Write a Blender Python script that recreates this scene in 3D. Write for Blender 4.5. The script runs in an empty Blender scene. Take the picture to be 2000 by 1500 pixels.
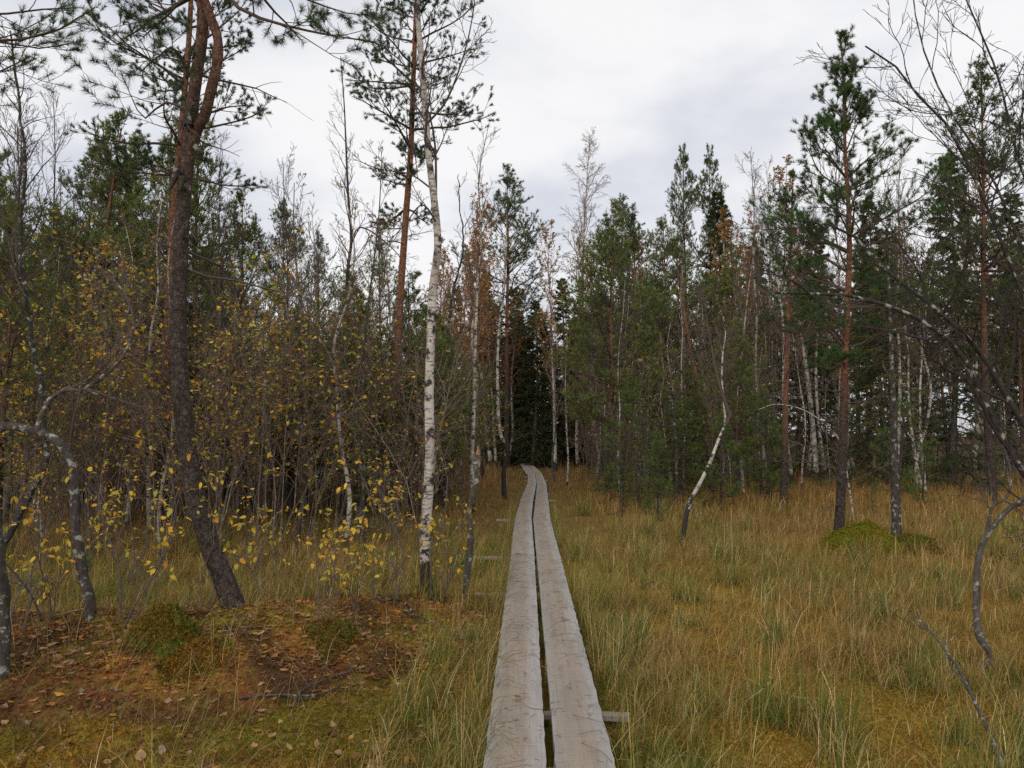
import bpy, math
import numpy as np
from math import radians, pi

SC = bpy.context.scene
COL = SC.collection

# ------------------------------------------------------------------ camera, sky, sun, exposure
F = 1570.0                       # focal length in pixels of the 2000 px wide photograph
PITCH = math.atan(100.0 / F)     # the horizon lies 100 px below the middle of the photograph
CZ = 1.57                        # eye height
cam_data = bpy.data.cameras.new('camera')
cam_data.sensor_width = 36.0
cam_data.lens = F / 2000.0 * 36.0
cam_data.clip_start = 0.05
cam_data.clip_end = 2000.0
cam = bpy.data.objects.new('camera', cam_data)
cam.location = (0, 0, CZ)
cam.rotation_euler = (pi / 2 + PITCH, 0, 0)
COL.objects.link(cam)
SC.camera = cam

SUN_EL, SUN_AZ = radians(30), radians(-160)      # azimuth from +Y, negative = to the left
world = bpy.data.worlds.new('World')
SC.world = world
world.use_nodes = True
wn, wl = world.node_tree.nodes, world.node_tree.links
wn.clear()
w_out = wn.new('ShaderNodeOutputWorld')
w_bg = wn.new('ShaderNodeBackground')
w_bg.inputs['Strength'].default_value = 0.10
w_sky = wn.new('ShaderNodeTexSky')
w_sky.sky_type = 'NISHITA'
w_sky.sun_disc = False
w_sky.sun_elevation = SUN_EL
w_sky.sun_rotation = SUN_AZ
w_geo = wn.new('ShaderNodeTexCoord')
w_map = wn.new('ShaderNodeMapping')
w_map.inputs['Scale'].default_value = (1.0, 1.0, 2.2)
w_map.inputs['Location'].default_value = (3.3, 0.4, 1.7)
w_noise = wn.new('ShaderNodeTexNoise')
w_noise.inputs['Scale'].default_value = 2.3
w_noise.inputs['Detail'].default_value = 6.0
w_noise.inputs['Roughness'].default_value = 0.5
w_noise.inputs['Distortion'].default_value = 0.3
w_ramp = wn.new('ShaderNodeValToRGB')
w_ramp.color_ramp.interpolation = 'EASE'
w_ramp.color_ramp.elements[0].position = 0.38
w_ramp.color_ramp.elements[0].color = (5.75, 6.0, 6.6, 1)
w_ramp.color_ramp.elements[1].position = 0.60
w_ramp.color_ramp.elements[1].color = (8.05, 8.0, 8.05, 1)
w_mix = wn.new('ShaderNodeMixRGB')
w_mix.inputs['Fac'].default_value = 0.96
wl.new(w_geo.outputs['Generated'], w_map.inputs['Vector'])
wl.new(w_map.outputs['Vector'], w_noise.inputs['Vector'])
wl.new(w_noise.outputs['Fac'], w_ramp.inputs['Fac'])
wl.new(w_sky.outputs['Color'], w_mix.inputs['Color1'])
wl.new(w_ramp.outputs['Color'], w_mix.inputs['Color2'])
wl.new(w_mix.outputs['Color'], w_bg.inputs['Color'])
wl.new(w_bg.outputs['Background'], w_out.inputs['Surface'])

sun_data = bpy.data.lights.new('sun', 'SUN')
sun_data.energy = 1.5
sun_data.angle = radians(60)
sun_data.color = (1.0, 0.92, 0.80)
sun = bpy.data.objects.new('sun', sun_data)
sun.rotation_euler = (pi / 2 - SUN_EL, 0, -SUN_AZ + pi)
COL.objects.link(sun)

SC.view_settings.view_transform = 'Standard'
SC.view_settings.look = 'None'
SC.view_settings.exposure = 0.26
SC.view_settings.gamma = 1.0
SC.view_settings.use_curve_mapping = False
SC.cycles.max_bounces = 6
SC.cycles.diffuse_bounces = 4
SC.cycles.glossy_bounces = 2
SC.cycles.transmission_bounces = 3
SC.cycles.transparent_max_bounces = 4
SC.cycles.use_denoising = False

# ------------------------------------------------------------------ numbers: noise, rays, splines
_lat = np.random.default_rng(11).random((64, 64, 64)).astype(np.float32)

def noise3(x, y, z):
    x, y, z = np.broadcast_arrays(np.asarray(x, float), np.asarray(y, float), np.asarray(z, float))
    xi, yi, zi = np.floor(x).astype(int), np.floor(y).astype(int), np.floor(z).astype(int)
    fx, fy, fz = x - xi, y - yi, z - zi
    fx, fy, fz = [f * f * (3 - 2 * f) for f in (fx, fy, fz)]
    x0, y0, z0 = xi & 63, yi & 63, zi & 63
    x1, y1, z1 = (xi + 1) & 63, (yi + 1) & 63, (zi + 1) & 63
    L = _lat
    a = L[x0, y0, z0] * (1 - fx) + L[x1, y0, z0] * fx
    b = L[x0, y1, z0] * (1 - fx) + L[x1, y1, z0] * fx
    c = L[x0, y0, z1] * (1 - fx) + L[x1, y0, z1] * fx
    d = L[x0, y1, z1] * (1 - fx) + L[x1, y1, z1] * fx
    return (a * (1 - fy) + b * fy) * (1 - fz) + (c * (1 - fy) + d * fy) * fz

def n2(x, y, s, k=0.0):
    return noise3(np.asarray(x) * s + 17.3 + k, np.asarray(y) * s + 5.1 - k, k + 0.5)

def sstep(a, b, x):
    t = np.clip((x - a) / (b - a), 0, 1)
    return t * t * (3 - 2 * t)

def bump(x, y, cx, cy, rx, ry, h, p=1.0):
    q = ((x - cx) / rx) ** 2 + ((y - cy) / ry) ** 2
    return h * np.clip(1 - q, 0, 1) ** p * (1.0)

# boardwalk outline measured in the photograph: row, left edge, gap left, gap right, right edge
BOARD_H = 0.125
_rows = np.array([
    (1500, 946, 1071, 1088, 1211), (1395, 960, 1067, 1081, 1183), (1255, 978, 1057, 1065.5, 1146),
    (1185, 985, 1051.5, 1058.5, 1125), (1082, 998, 1043.5, 1048, 1093), (1050, 1001, 1040.5, 1044.5, 1083),
    (1014, 1005, 1037.5, 1041.5, 1075), (990, 1012, 1039, 1042, 1071.5), (960, 1024, 1044.5, 1046.6, 1069),
    (942, 1031, 1048, 1049.5, 1066.5), (925, 1031, 1044.3, 1045.6, 1058.5)], float)

def ray(px, py):
    x = (px - 1000.0) / F
    y = (750.0 - py) / F
    c, s = math.cos(PITCH), math.sin(PITCH)
    return np.array([x, c - y * s, s + y * c])

def at(px, py, Y):
    d = ray(px, py)
    t = Y / d[1]
    return np.array([d[0] * t, Y, CZ + d[2] * t])

def at_z(px, py, z):
    d = ray(px, py)
    t = (z - CZ) / d[2]
    return np.array([d[0] * t, d[1] * t, z])

_edge = [[at_z(r[k], r[0], BOARD_H) for r in _rows] for k in (1, 2, 3, 4)]
# run the first planks on under the viewer, and the last ones on to the left into the wood
_edge = [np.array(e) for e in _edge]
for k in range(4):
    d = (_edge[k][0] - _edge[k][2]) / np.linalg.norm(_edge[k][0] - _edge[k][2])
    _edge[k] = np.vstack([_edge[k][0] + d * 4.6, _edge[k]])
BY = _edge[0][:, 1]
BCX = (_edge[0][:, 0] + _edge[3][:, 0]) / 2

_far_c = np.array([at_z(1044, 923, BOARD_H), at_z(1026, 905, BOARD_H), at_z(1008, 890, BOARD_H)])

def board_x(y):
    y = np.asarray(y, float)
    yy = np.concatenate([BY, _far_c[1:, 1], [60, 90]])
    xx = np.concatenate([BCX, _far_c[1:, 0], [-3.0, -12]])
    return np.interp(y, yy, xx)

def H(x, y):
    x = np.asarray(x, float); y = np.asarray(y, float)
    h = 0.10 * (n2(x, y, 0.35) - 0.5) + 0.07 * (n2(x, y, 0.9, 3) - 0.5)
    near = 1 - sstep(14, 30, np.hypot(x, y))
    h = h + near * (0.05 * (n2(x, y, 2.6, 7) - 0.5) + 0.035 * (n2(x, y, 6.5, 9) - 0.5))
    # the peat mound on the left, with its lobes
    wob = 0.35 * (n2(x, y, 1.3, 21) - 0.5)
    h = h + bump(x + wob, y + wob, -2.75, 5.6, 2.1, 1.1, 0.34, 0.8)
    h = h + bump(x, y + wob, -1.2, 6.7, 1.5, 1.3, 0.15, 0.9)
    h = h + bump(x, y, -3.9, 4.7, 1.1, 0.9, 0.10, 1)
    m_ = sstep(0.05, 0.2, bump(x, y, -2.4, 5.7, 2.9, 1.9, 0.4))
    h = h + m_ * (0.12 * (n2(x, y, 3.6, 15) - 0.5) + 0.06 * (n2(x, y, 11.0, 17) - 0.5))
    # hummock under the right-hand pine
    h = h + bump(x + wob, y, 5.25, 11.9, 1.35, 1.0, 0.24, 0.8)
    b = np.abs(x - board_x(y))
    h = np.where(y < 40, h * (0.25 + 0.75 * sstep(0.35, 1.1, b)) - 0.02 * (1 - sstep(0.3, 0.8, b)), h)
    return h

def ground_at(px, py):
    d = ray(px, py)
    t = 1.5
    for _ in range(4000):
        p = np.array([0, 0, CZ]) + d * t
        if p[2] <= H(p[0], p[1]):
            break
        t += 0.02
    return np.array([p[0], p[1], float(H(p[0], p[1]))])

def on_ground(x, y):
    return np.array([x, y, float(H(x, y))])

def smooth_path(P, n):
    P = np.asarray(P, float)
    if len(P) == 2:
        t = np.linspace(0, 1, n)[:, None]
        return P[0] * (1 - t) + P[1] * t
    s = np.concatenate([[0], np.cumsum(np.linalg.norm(np.diff(P, axis=0), axis=1))])
    m = np.zeros_like(P)
    m[1:-1] = (P[2:] - P[:-2]) / (s[2:] - s[:-2])[:, None]
    m[0] = (P[1] - P[0]) / (s[1] - s[0])
    m[-1] = (P[-1] - P[-2]) / (s[-1] - s[-2])
    q = np.linspace(0, s[-1], n)
    i = np.clip(np.searchsorted(s, q, side='right') - 1, 0, len(s) - 2)
    h = (s[i + 1] - s[i])[:, None]
    t = ((q - s[i])[:, None]) / h
    return ((2 * t**3 - 3 * t**2 + 1) * P[i] + (t**3 - 2 * t**2 + t) * h * m[i]
            + (-2 * t**3 + 3 * t**2) * P[i + 1] + (t**3 - t**2) * h * m[i + 1])

def nrm(v):
    return v / np.maximum(np.linalg.norm(v, axis=-1, keepdims=True), 1e-9)

# ------------------------------------------------------------------ mesh collecting
class Geo:
    def __init__(s):
        s.v, s.q, s.t, s.c, s.n = [], [], [], [], 0
    def add(s, V, Q=None, T=None, C=(1, 1, 1)):
        V = np.asarray(V, np.float32).reshape(-1, 3)
        if len(V) == 0:
            return
        if Q is not None and len(Q): s.q.append(np.asarray(Q) + s.n)
        if T is not None and len(T): s.t.append(np.asarray(T) + s.n)
        C = np.asarray(C, np.float32)
        if C.ndim == 1: C = np.broadcast_to(C, (len(V), 3))
        s.v.append(V); s.c.append(C.reshape(-1, 3)); s.n += len(V)
    def empty(s):
        return s.n == 0
    def mesh(s, name, mat, smooth=False):
        V = np.concatenate(s.v); C = np.concatenate(s.c)
        me = bpy.data.meshes.new(name)
        Q = np.concatenate(s.q).reshape(-1, 4) if s.q else np.zeros((0, 4), int)
        T = np.concatenate(s.t).reshape(-1, 3) if s.t else np.zeros((0, 3), int)
        me.vertices.add(len(V)); me.vertices.foreach_set('co', V.ravel())
        me.loops.add(Q.size + T.size)
        me.loops.foreach_set('vertex_index', np.concatenate([Q.ravel(), T.ravel()]).astype(np.int32))
        me.polygons.add(len(Q) + len(T))
        st = np.concatenate([np.arange(len(Q)) * 4, Q.size + np.arange(len(T)) * 3]).astype(np.int32)
        me.polygons.foreach_set('loop_start', st)
        me.update(calc_edges=True)
        me.polygons.foreach_set('use_smooth', np.full(len(Q) + len(T), smooth))
        ca = me.color_attributes.new('col', 'FLOAT_COLOR', 'POINT')
        ca.data.foreach_set('color', np.hstack([C, np.ones((len(C), 1), np.float32)]).ravel().astype(np.float32))
        me.materials.append(mat)
        return me

def obj(name, me, parent=None, loc=None):
    o = bpy.data.objects.new(name, me)
    COL.objects.link(o)
    if parent is not None: o.parent = parent
    if loc is not None: o.location = loc
    return o

def tag(o, label=None, cat=None, group=None, kind=None):
    if label: o['label'] = label
    if cat: o['category'] = cat
    if group: o['group'] = group
    if kind: o['kind'] = kind
    return o

def thing(name, label, cat, loc, group=None, rz=0.0, sc=1.0):
    o = bpy.data.objects.new(name, None)
    o.empty_display_size = 0.2
    COL.objects.link(o)
    o.location = loc
    o.rotation_euler = (0, 0, rz)
    o.scale = (sc, sc, sc) if np.isscalar(sc) else sc
    return tag(o, label, cat, group)

def tubes(P, R, S=3):
    """P (M,K,3) centre lines, R (M,K) radii -> verts, quads"""
    M, K, _ = P.shape
    T = nrm(np.gradient(P, axis=1))
    mean = nrm(P[:, -1] - P[:, 0])
    ref = np.where(np.abs(mean[:, 2:3]) > 0.8, np.array([[1.0, 0.2, 0]]), np.array([[0, 0.0, 1.0]]))[:, None, :]
    U = nrm(np.cross(T, ref)); W = np.cross(T, U)
    a = np.arange(S) / S * 2 * pi
    ca, sa = np.cos(a)[None, None, :, None], np.sin(a)[None, None, :, None]
    V = P[:, :, None, :] + R[:, :, None, None] * (ca * U[:, :, None] + sa * W[:, :, None])
    idx = np.arange(M * K * S).reshape(M, K, S)
    a0 = idx[:, :-1]; b0 = idx[:, 1:]
    Q = np.stack([a0, np.roll(a0, -1, 2), np.roll(b0, -1, 2), b0], -1).reshape(-1, 4)
    return V.reshape(-1, 3), Q

def grow(rng, P, R, n, t0, t1, ang, angj, L, K=5, up=0.0, wander=0.12, rr=0.6, r_end=0.002, flat=0.0, rmax=1.0):
    """children along parents. L: function (t, parent length) -> length"""
    M, Kp, _ = P.shape
    plen = np.linalg.norm(np.diff(P, axis=1), axis=2).sum(1)[:, None]
    t = t0 + (t1 - t0) * (np.arange(n)[None] + rng.random((M, n))) / n
    f = np.clip(t * (Kp - 1), 0, Kp - 1.001)
    i = f.astype(int); a = (f - i)[..., None]
    m = np.arange(M)[:, None]
    start = P[m, i] * (1 - a) + P[m, i + 1] * a
    tan = nrm(P[m, i + 1] - P[m, i])
    r0 = (R[m, i] * (1 - a[..., 0]) + R[m, i + 1] * a[..., 0])
    ref = np.where(np.abs(tan[..., 2:3]) > 0.9, np.array([1.0, 0, 0]), np.array([0, 0, 1.0]))
    u = nrm(np.cross(tan, ref)); v = np.cross(u, tan)
    az = rng.random((M, 1)) * 2 * pi + np.arange(n)[None] * 2.399 + rng.normal(0, 0.5, (M, n))
    pu, pv = np.cos(az), np.sin(az)
    if flat:
        side = np.where((np.arange(n)[None] + rng.integers(0, 2, (M, 1))) % 2 == 0, 1.0, -1.0)
        pu = pu * (1 - flat) + side * flat
        pv = pv * (1 - flat)
    perp = nrm(u * pu[..., None] + v * pv[..., None])
    an = ang + rng.normal(0, angj, (M, n))
    d = np.cos(an)[..., None] * tan + np.sin(an)[..., None] * perp
    ln = L(t, plen) * rng.uniform(0.6, 1.25, (M, n))
    start = start.reshape(-1, 3); d = d.reshape(-1, 3); ln = ln.reshape(-1); r0 = r0.reshape(-1)
    out = np.empty((len(ln), K, 3)); out[:, 0] = start
    st = (ln / (K - 1))[:, None]
    for k in range(1, K):
        d = nrm(d + np.array([0, 0, up]) + rng.normal(0, wander, d.shape))
        out[:, k] = out[:, k - 1] + d * st
    ra = np.minimum(np.minimum(r0 * rr, rmax), r_end + ln * 0.02)
    rad = np.linspace(1, 0, K)[None] * (np.maximum(ra, r_end) - r_end)[:, None] + r_end
    return out, rad

def needles(rng, A, B, n, length, width, col, spread=0.9, vary=0.25):
    """thin needle faces around the shoots A->B"""
    M = len(A)
    if M == 0: return np.zeros((0, 3)), np.zeros((0, 3), int), np.zeros((0, 3))
    ax = nrm(B - A)
    t = rng.random((M, n, 1)) ** 0.8
    base = A[:, None] + (B - A)[:, None] * t
    r = nrm(rng.normal(size=(M, n, 3)))
    perp = nrm(r - (r * ax[:, None]).sum(-1, keepdims=True) * ax[:, None])
    d = nrm(ax[:, None] * (1.15 - spread * 0.5) + perp * spread + np.array([0, 0, 0.12]))
    side = nrm(np.cross(d, rng.normal(size=(M, n, 3))))
    ln = length * rng.uniform(0.7, 1.2, (M, n, 1))
    V = np.stack([base - side * width / 2, base + side * width / 2, base + d * ln], 2).reshape(-1, 3)
    T = np.arange(M * n * 3).reshape(-1, 3)
    tone = (1 + vary * rng.normal(size=(M, 1, 1))) * (1 + 0.15 * rng.normal(size=(M, n, 1)))
    c = np.clip(np.asarray(col)[None, None] * np.clip(tone, 0.4, 1.9), 0.004, 1)
    c = np.repeat(c, 3, axis=1).reshape(-1, 3)
    return V, T, c

def leaves(rng, pos, size, cols, droop=0.4):
    """small folded oval leaves, four faces each; cols (N,3)"""
    N = len(pos)
    if N == 0: return np.zeros((0, 3)), np.zeros((0, 3), int), np.zeros((0, 3))
    d = rng.normal(size=(N, 3)); d[:, 2] = d[:, 2] * 0.5 - droop
    d = nrm(d)
    s = nrm(np.cross(d, rng.normal(size=(N, 3)) * 0.5 + np.array([0, 0, 1.0])))
    n = np.cross(d, s)
    sz = (np.asarray(size) * rng.uniform(0.65, 1.25, N))[:, None]
    w = sz * rng.uniform(0.26, 0.36, (N, 1))
    b = pos
    l = pos + d * sz * 0.45 + s * w + n * sz * 0.07
    r = pos + d * sz * 0.45 - s * w + n * sz * 0.07
    tip = pos + d * sz - n * sz * rng.uniform(0, 0.2, (N, 1))
    c = pos + d * sz * 0.5
    V = np.stack([b, l, tip, r, c], 1).reshape(-1, 3)
    o = np.arange(N)[:, None, None] * 5
    T = (np.array([[0, 1, 4], [1, 2, 4], [2, 3, 4], [3, 0, 4]])[None] + o).reshape(-1, 3)
    return V, T, np.repeat(cols, 5, axis=0)

def pick(rng, cols, wts, N, var=0.18):
    cols = np.asarray(cols, float); w = np.asarray(wts, float); w = w / w.sum()
    c = cols[rng.choice(len(cols), N, p=w)]
    return np.clip(c * (1 + var * rng.normal(size=(N, 1))) * (1 + 0.06 * rng.normal(size=(N, 3))), 0.003, 0.9)

YELLOW = [(0.66, 0.42, 0.035), (0.52, 0.38, 0.04), (0.32, 0.32, 0.045), (0.58, 0.26, 0.03), (0.36, 0.15, 0.03)]

# ------------------------------------------------------------------ materials
def mat_base(name):
    m = bpy.data.materials.new(name)
    m.use_nodes = True
    nt = m.node_tree
    b = nt.nodes['Principled BSDF']
    return m, nt.nodes, nt.links, b

def N_(nodes, kind, **kw):
    n = nodes.new(kind)
    for k, v in kw.items():
        n.inputs[k].default_value = v
    return n

def m_leaf(name, trans=0.3, rough=0.5, spec=0.25):
    m, n, l, b = mat_base(name)
    a = n.new('ShaderNodeAttribute'); a.attribute_name = 'col'
    l.new(a.outputs['Color'], b.inputs['Base Color'])
    b.inputs['Roughness'].default_value = rough
    b.inputs['Specular IOR Level'].default_value = spec
    t = n.new('ShaderNodeBsdfTranslucent')
    l.new(a.outputs['Color'], t.inputs['Color'])
    mx = n.new('ShaderNodeMixShader'); mx.inputs['Fac'].default_value = trans
    l.new(b.outputs[0], mx.inputs[1]); l.new(t.outputs[0], mx.inputs[2])
    l.new(mx.outputs[0], n['Material Output'].inputs['Surface'])
    return m

def m_bark(name, scale=(30, 30, 12), lo=0.55, hi=1.35, bumpd=0.004, bdist=1.0, rough=0.9, lichen=0.0, lich_col=(0.34, 0.36, 0.31)):
    m, n, l, b = mat_base(name)
    a = n.new('ShaderNodeAttribute'); a.attribute_name = 'col'
    tc = n.new('ShaderNodeTexCoord')
    mp = n.new('ShaderNodeMapping'); mp.inputs['Scale'].default_value = scale
    l.new(tc.outputs['Object'], mp.inputs['Vector'])
    nz = N_(n, 'ShaderNodeTexNoise', Scale=1.0, Detail=6.0, Roughness=0.65)
    l.new(mp.outputs[0], nz.inputs['Vector'])
    mr = N_(n, 'ShaderNodeMapRange'); mr.inputs['From Min'].default_value = 0.3; mr.inputs['From Max'].default_value = 0.7
    mr.inputs['To Min'].default_value = lo; mr.inputs['To Max'].default_value = hi
    l.new(nz.outputs['Fac'], mr.inputs['Value'])
    mul = n.new('ShaderNodeVectorMath'); mul.operation = 'SCALE'
    l.new(a.outputs['Color'], mul.inputs[0]); l.new(mr.outputs[0], mul.inputs['Scale'])
    last = mul.outputs[0]
    if lichen:
        n2_ = N_(n, 'ShaderNodeTexNoise', Scale=14.0, Detail=5.0, Roughness=0.7)
        l.new(tc.outputs['Object'], n2_.inputs['Vector'])
        r = n.new('ShaderNodeValToRGB')
        r.color_ramp.elements[0].position = 0.62 - 0.2 * lichen; r.color_ramp.elements[0].color = (0, 0, 0, 1)
        r.color_ramp.elements[1].position = 0.70 - 0.2 * lichen; r.color_ramp.elements[1].color = (1, 1, 1, 1)
        l.new(n2_.outputs['Fac'], r.inputs['Fac'])
        mx = n.new('ShaderNodeMixRGB'); mx.inputs['Color2'].default_value = (*lich_col, 1)
        l.new(r.outputs['Color'], mx.inputs['Fac']); l.new(last, mx.inputs['Color1'])
        last = mx.outputs[0]
    l.new(last, b.inputs['Base Color'])
    b.inputs['Roughness'].default_value = rough
    b.inputs['Specular IOR Level'].default_value = 0.2
    bp = N_(n, 'ShaderNodeBump', Strength=bdist, Distance=bumpd)
    l.new(nz.outputs['Fac'], bp.inputs['Height']); l.new(bp.outputs[0], b.inputs['Normal'])
    return m

def m_birch(name, white=(0.55, 0.51, 0.46), thr=0.0):
    """col.r: 1 = white bark, 0 = dark rough base bark"""
    m, n, l, b = mat_base(name)
    a = n.new('ShaderNodeAttribute'); a.attribute_name = 'col'
    tc = n.new('ShaderNodeTexCoord')
    mp = n.new('ShaderNodeMapping'); mp.inputs['Scale'].default_value = (9, 9, 55)
    l.new(tc.outputs['Object'], mp.inputs['Vector'])
    nz = N_(n, 'ShaderNodeTexNoise', Scale=1.0, Detail=3.0, Roughness=0.6)
    l.new(mp.outputs[0], nz.inputs['Vector'])
    r1 = n.new('ShaderNodeValToRGB')                       # short horizontal marks
    r1.color_ramp.elements[0].position = 0.56; r1.color_ramp.elements[1].position = 0.63
    l.new(nz.outputs['Fac'], r1.inputs['Fac'])
    mp2 = n.new('ShaderNodeMapping'); mp2.inputs['Scale'].default_value = (7, 7, 8)
    l.new(tc.outputs['Object'], mp2.inputs['Vector'])
    nb = N_(n, 'ShaderNodeTexNoise', Scale=1.0, Detail=5.0, Roughness=0.7)
    l.new(mp2.outputs[0], nb.inputs['Vector'])
    sub = n.new('ShaderNodeMath'); sub.operation = 'SUBTRACT'     # noise - (col.r - 0.5)*k
    k = n.new('ShaderNodeMath'); k.operation = 'MULTIPLY_ADD'
    sep = n.new('ShaderNodeSeparateColor')
    l.new(a.outputs['Color'], sep.inputs[0])
    l.new(sep.outputs[0], k.inputs[0]); k.inputs[1].default_value = 0.42; k.inputs[2].default_value = -0.36 + thr
    l.new(nb.outputs['Fac'], sub.inputs[0]); l.new(k.outputs[0], sub.inputs[1])
    r2 = n.new('ShaderNodeValToRGB')                       # black patches
    r2.color_ramp.elements[0].position = 0.45; r2.color_ramp.elements[1].position = 0.52
    l.new(sub.outputs[0], r2.inputs['Fac'])
    mxa = n.new('ShaderNodeMath'); mxa.operation = 'MAXIMUM'
    s1 = n.new('ShaderNodeMath'); s1.operation = 'MULTIPLY'; s1.inputs[1].default_value = 0.75
    l.new(r1.outputs['Color'], s1.inputs[0])
    l.new(s1.outputs[0], mxa.inputs[0]); l.new(r2.outputs['Color'], mxa.inputs[1])
    nt_ = N_(n, 'ShaderNodeTexNoise', Scale=5.0, Detail=4.0)
    l.new(tc.outputs['Object'], nt_.inputs['Vector'])
    wr = n.new('ShaderNodeValToRGB')
    wr.color_ramp.elements[0].position = 0.3; wr.color_ramp.elements[0].color = (white[0] * 0.55, white[1] * 0.52, white[2] * 0.48, 1)
    wr.color_ramp.elements[1].position = 0.65; wr.color_ramp.elements[1].color = (*white, 1)
    l.new(nt_.outputs['Fac'], wr.inputs['Fac'])
    mx = n.new('ShaderNodeMixRGB'); mx.inputs['Color2'].default_value = (0.035, 0.03, 0.027, 1)
    l.new(mxa.outputs[0], mx.inputs['Fac']); l.new(wr.outputs['Color'], mx.inputs['Color1'])
    l.new(mx.outputs[0], b.inputs['Base Color'])
    b.inputs['Roughness'].default_value = 0.75
    b.inputs['Specular IOR Level'].default_value = 0.2
    bp = N_(n, 'ShaderNodeBump', Strength=0.8, Distance=0.004)
    l.new(mxa.outputs[0], bp.inputs['Height']); l.new(bp.outputs[0], b.inputs['Normal'])
    return m

def m_ground(name):
    m, n, l, b = mat_base(name)
    a = n.new('ShaderNodeAttribute'); a.attribute_name = 'col'
    tc = n.new('ShaderNodeTexCoord')
    nz = N_(n, 'ShaderNodeTexNoise', Scale=38.0, Detail=7.0, Roughness=0.75)
    l.new(tc.outputs['Object'], nz.inputs['Vector'])
    nc = N_(n, 'ShaderNodeTexNoise', Scale=11.0, Detail=4.0, Roughness=0.6)
    l.new(tc.outputs['Object'], nc.inputs['Vector'])
    mr = N_(n, 'ShaderNodeMapRange'); mr.inputs['From Min'].default_value = 0.3; mr.inputs['From Max'].default_value = 0.72
    mr.inputs['To Min'].default_value = 0.35; mr.inputs['To Max'].default_value = 1.55
    l.new(nz.outputs['Fac'], mr.inputs['Value'])
    mul = n.new('ShaderNodeVectorMath'); mul.operation = 'SCALE'
    l.new(a.outputs['Color'], mul.inputs[0]); l.new(mr.outputs[0], mul.inputs['Scale'])
    hs = n.new('ShaderNodeHueSaturation')
    mh = N_(n, 'ShaderNodeMapRange'); mh.inputs['From Min'].default_value = 0.3; mh.inputs['From Max'].default_value = 0.7
    mh.inputs['To Min'].default_value = 0.455; mh.inputs['To Max'].default_value = 0.545
    l.new(nc.outputs['Fac'], mh.inputs['Value']); l.new(mh.outputs[0], hs.inputs['Hue'])
    l.new(mul.outputs[0], hs.inputs['Color'])
    l.new(hs.outputs[0], b.inputs['Base Color'])
    b.inputs['Roughness'].default_value = 0.95
    b.inputs['Specular IOR Level'].default_value = 0.1
    bp = N_(n, 'ShaderNodeBump', Strength=1.0, Distance=0.02)
    l.new(nz.outputs['Fac'], bp.inputs['Height']); l.new(bp.outputs[0], b.inputs['Normal'])
    return m

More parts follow.
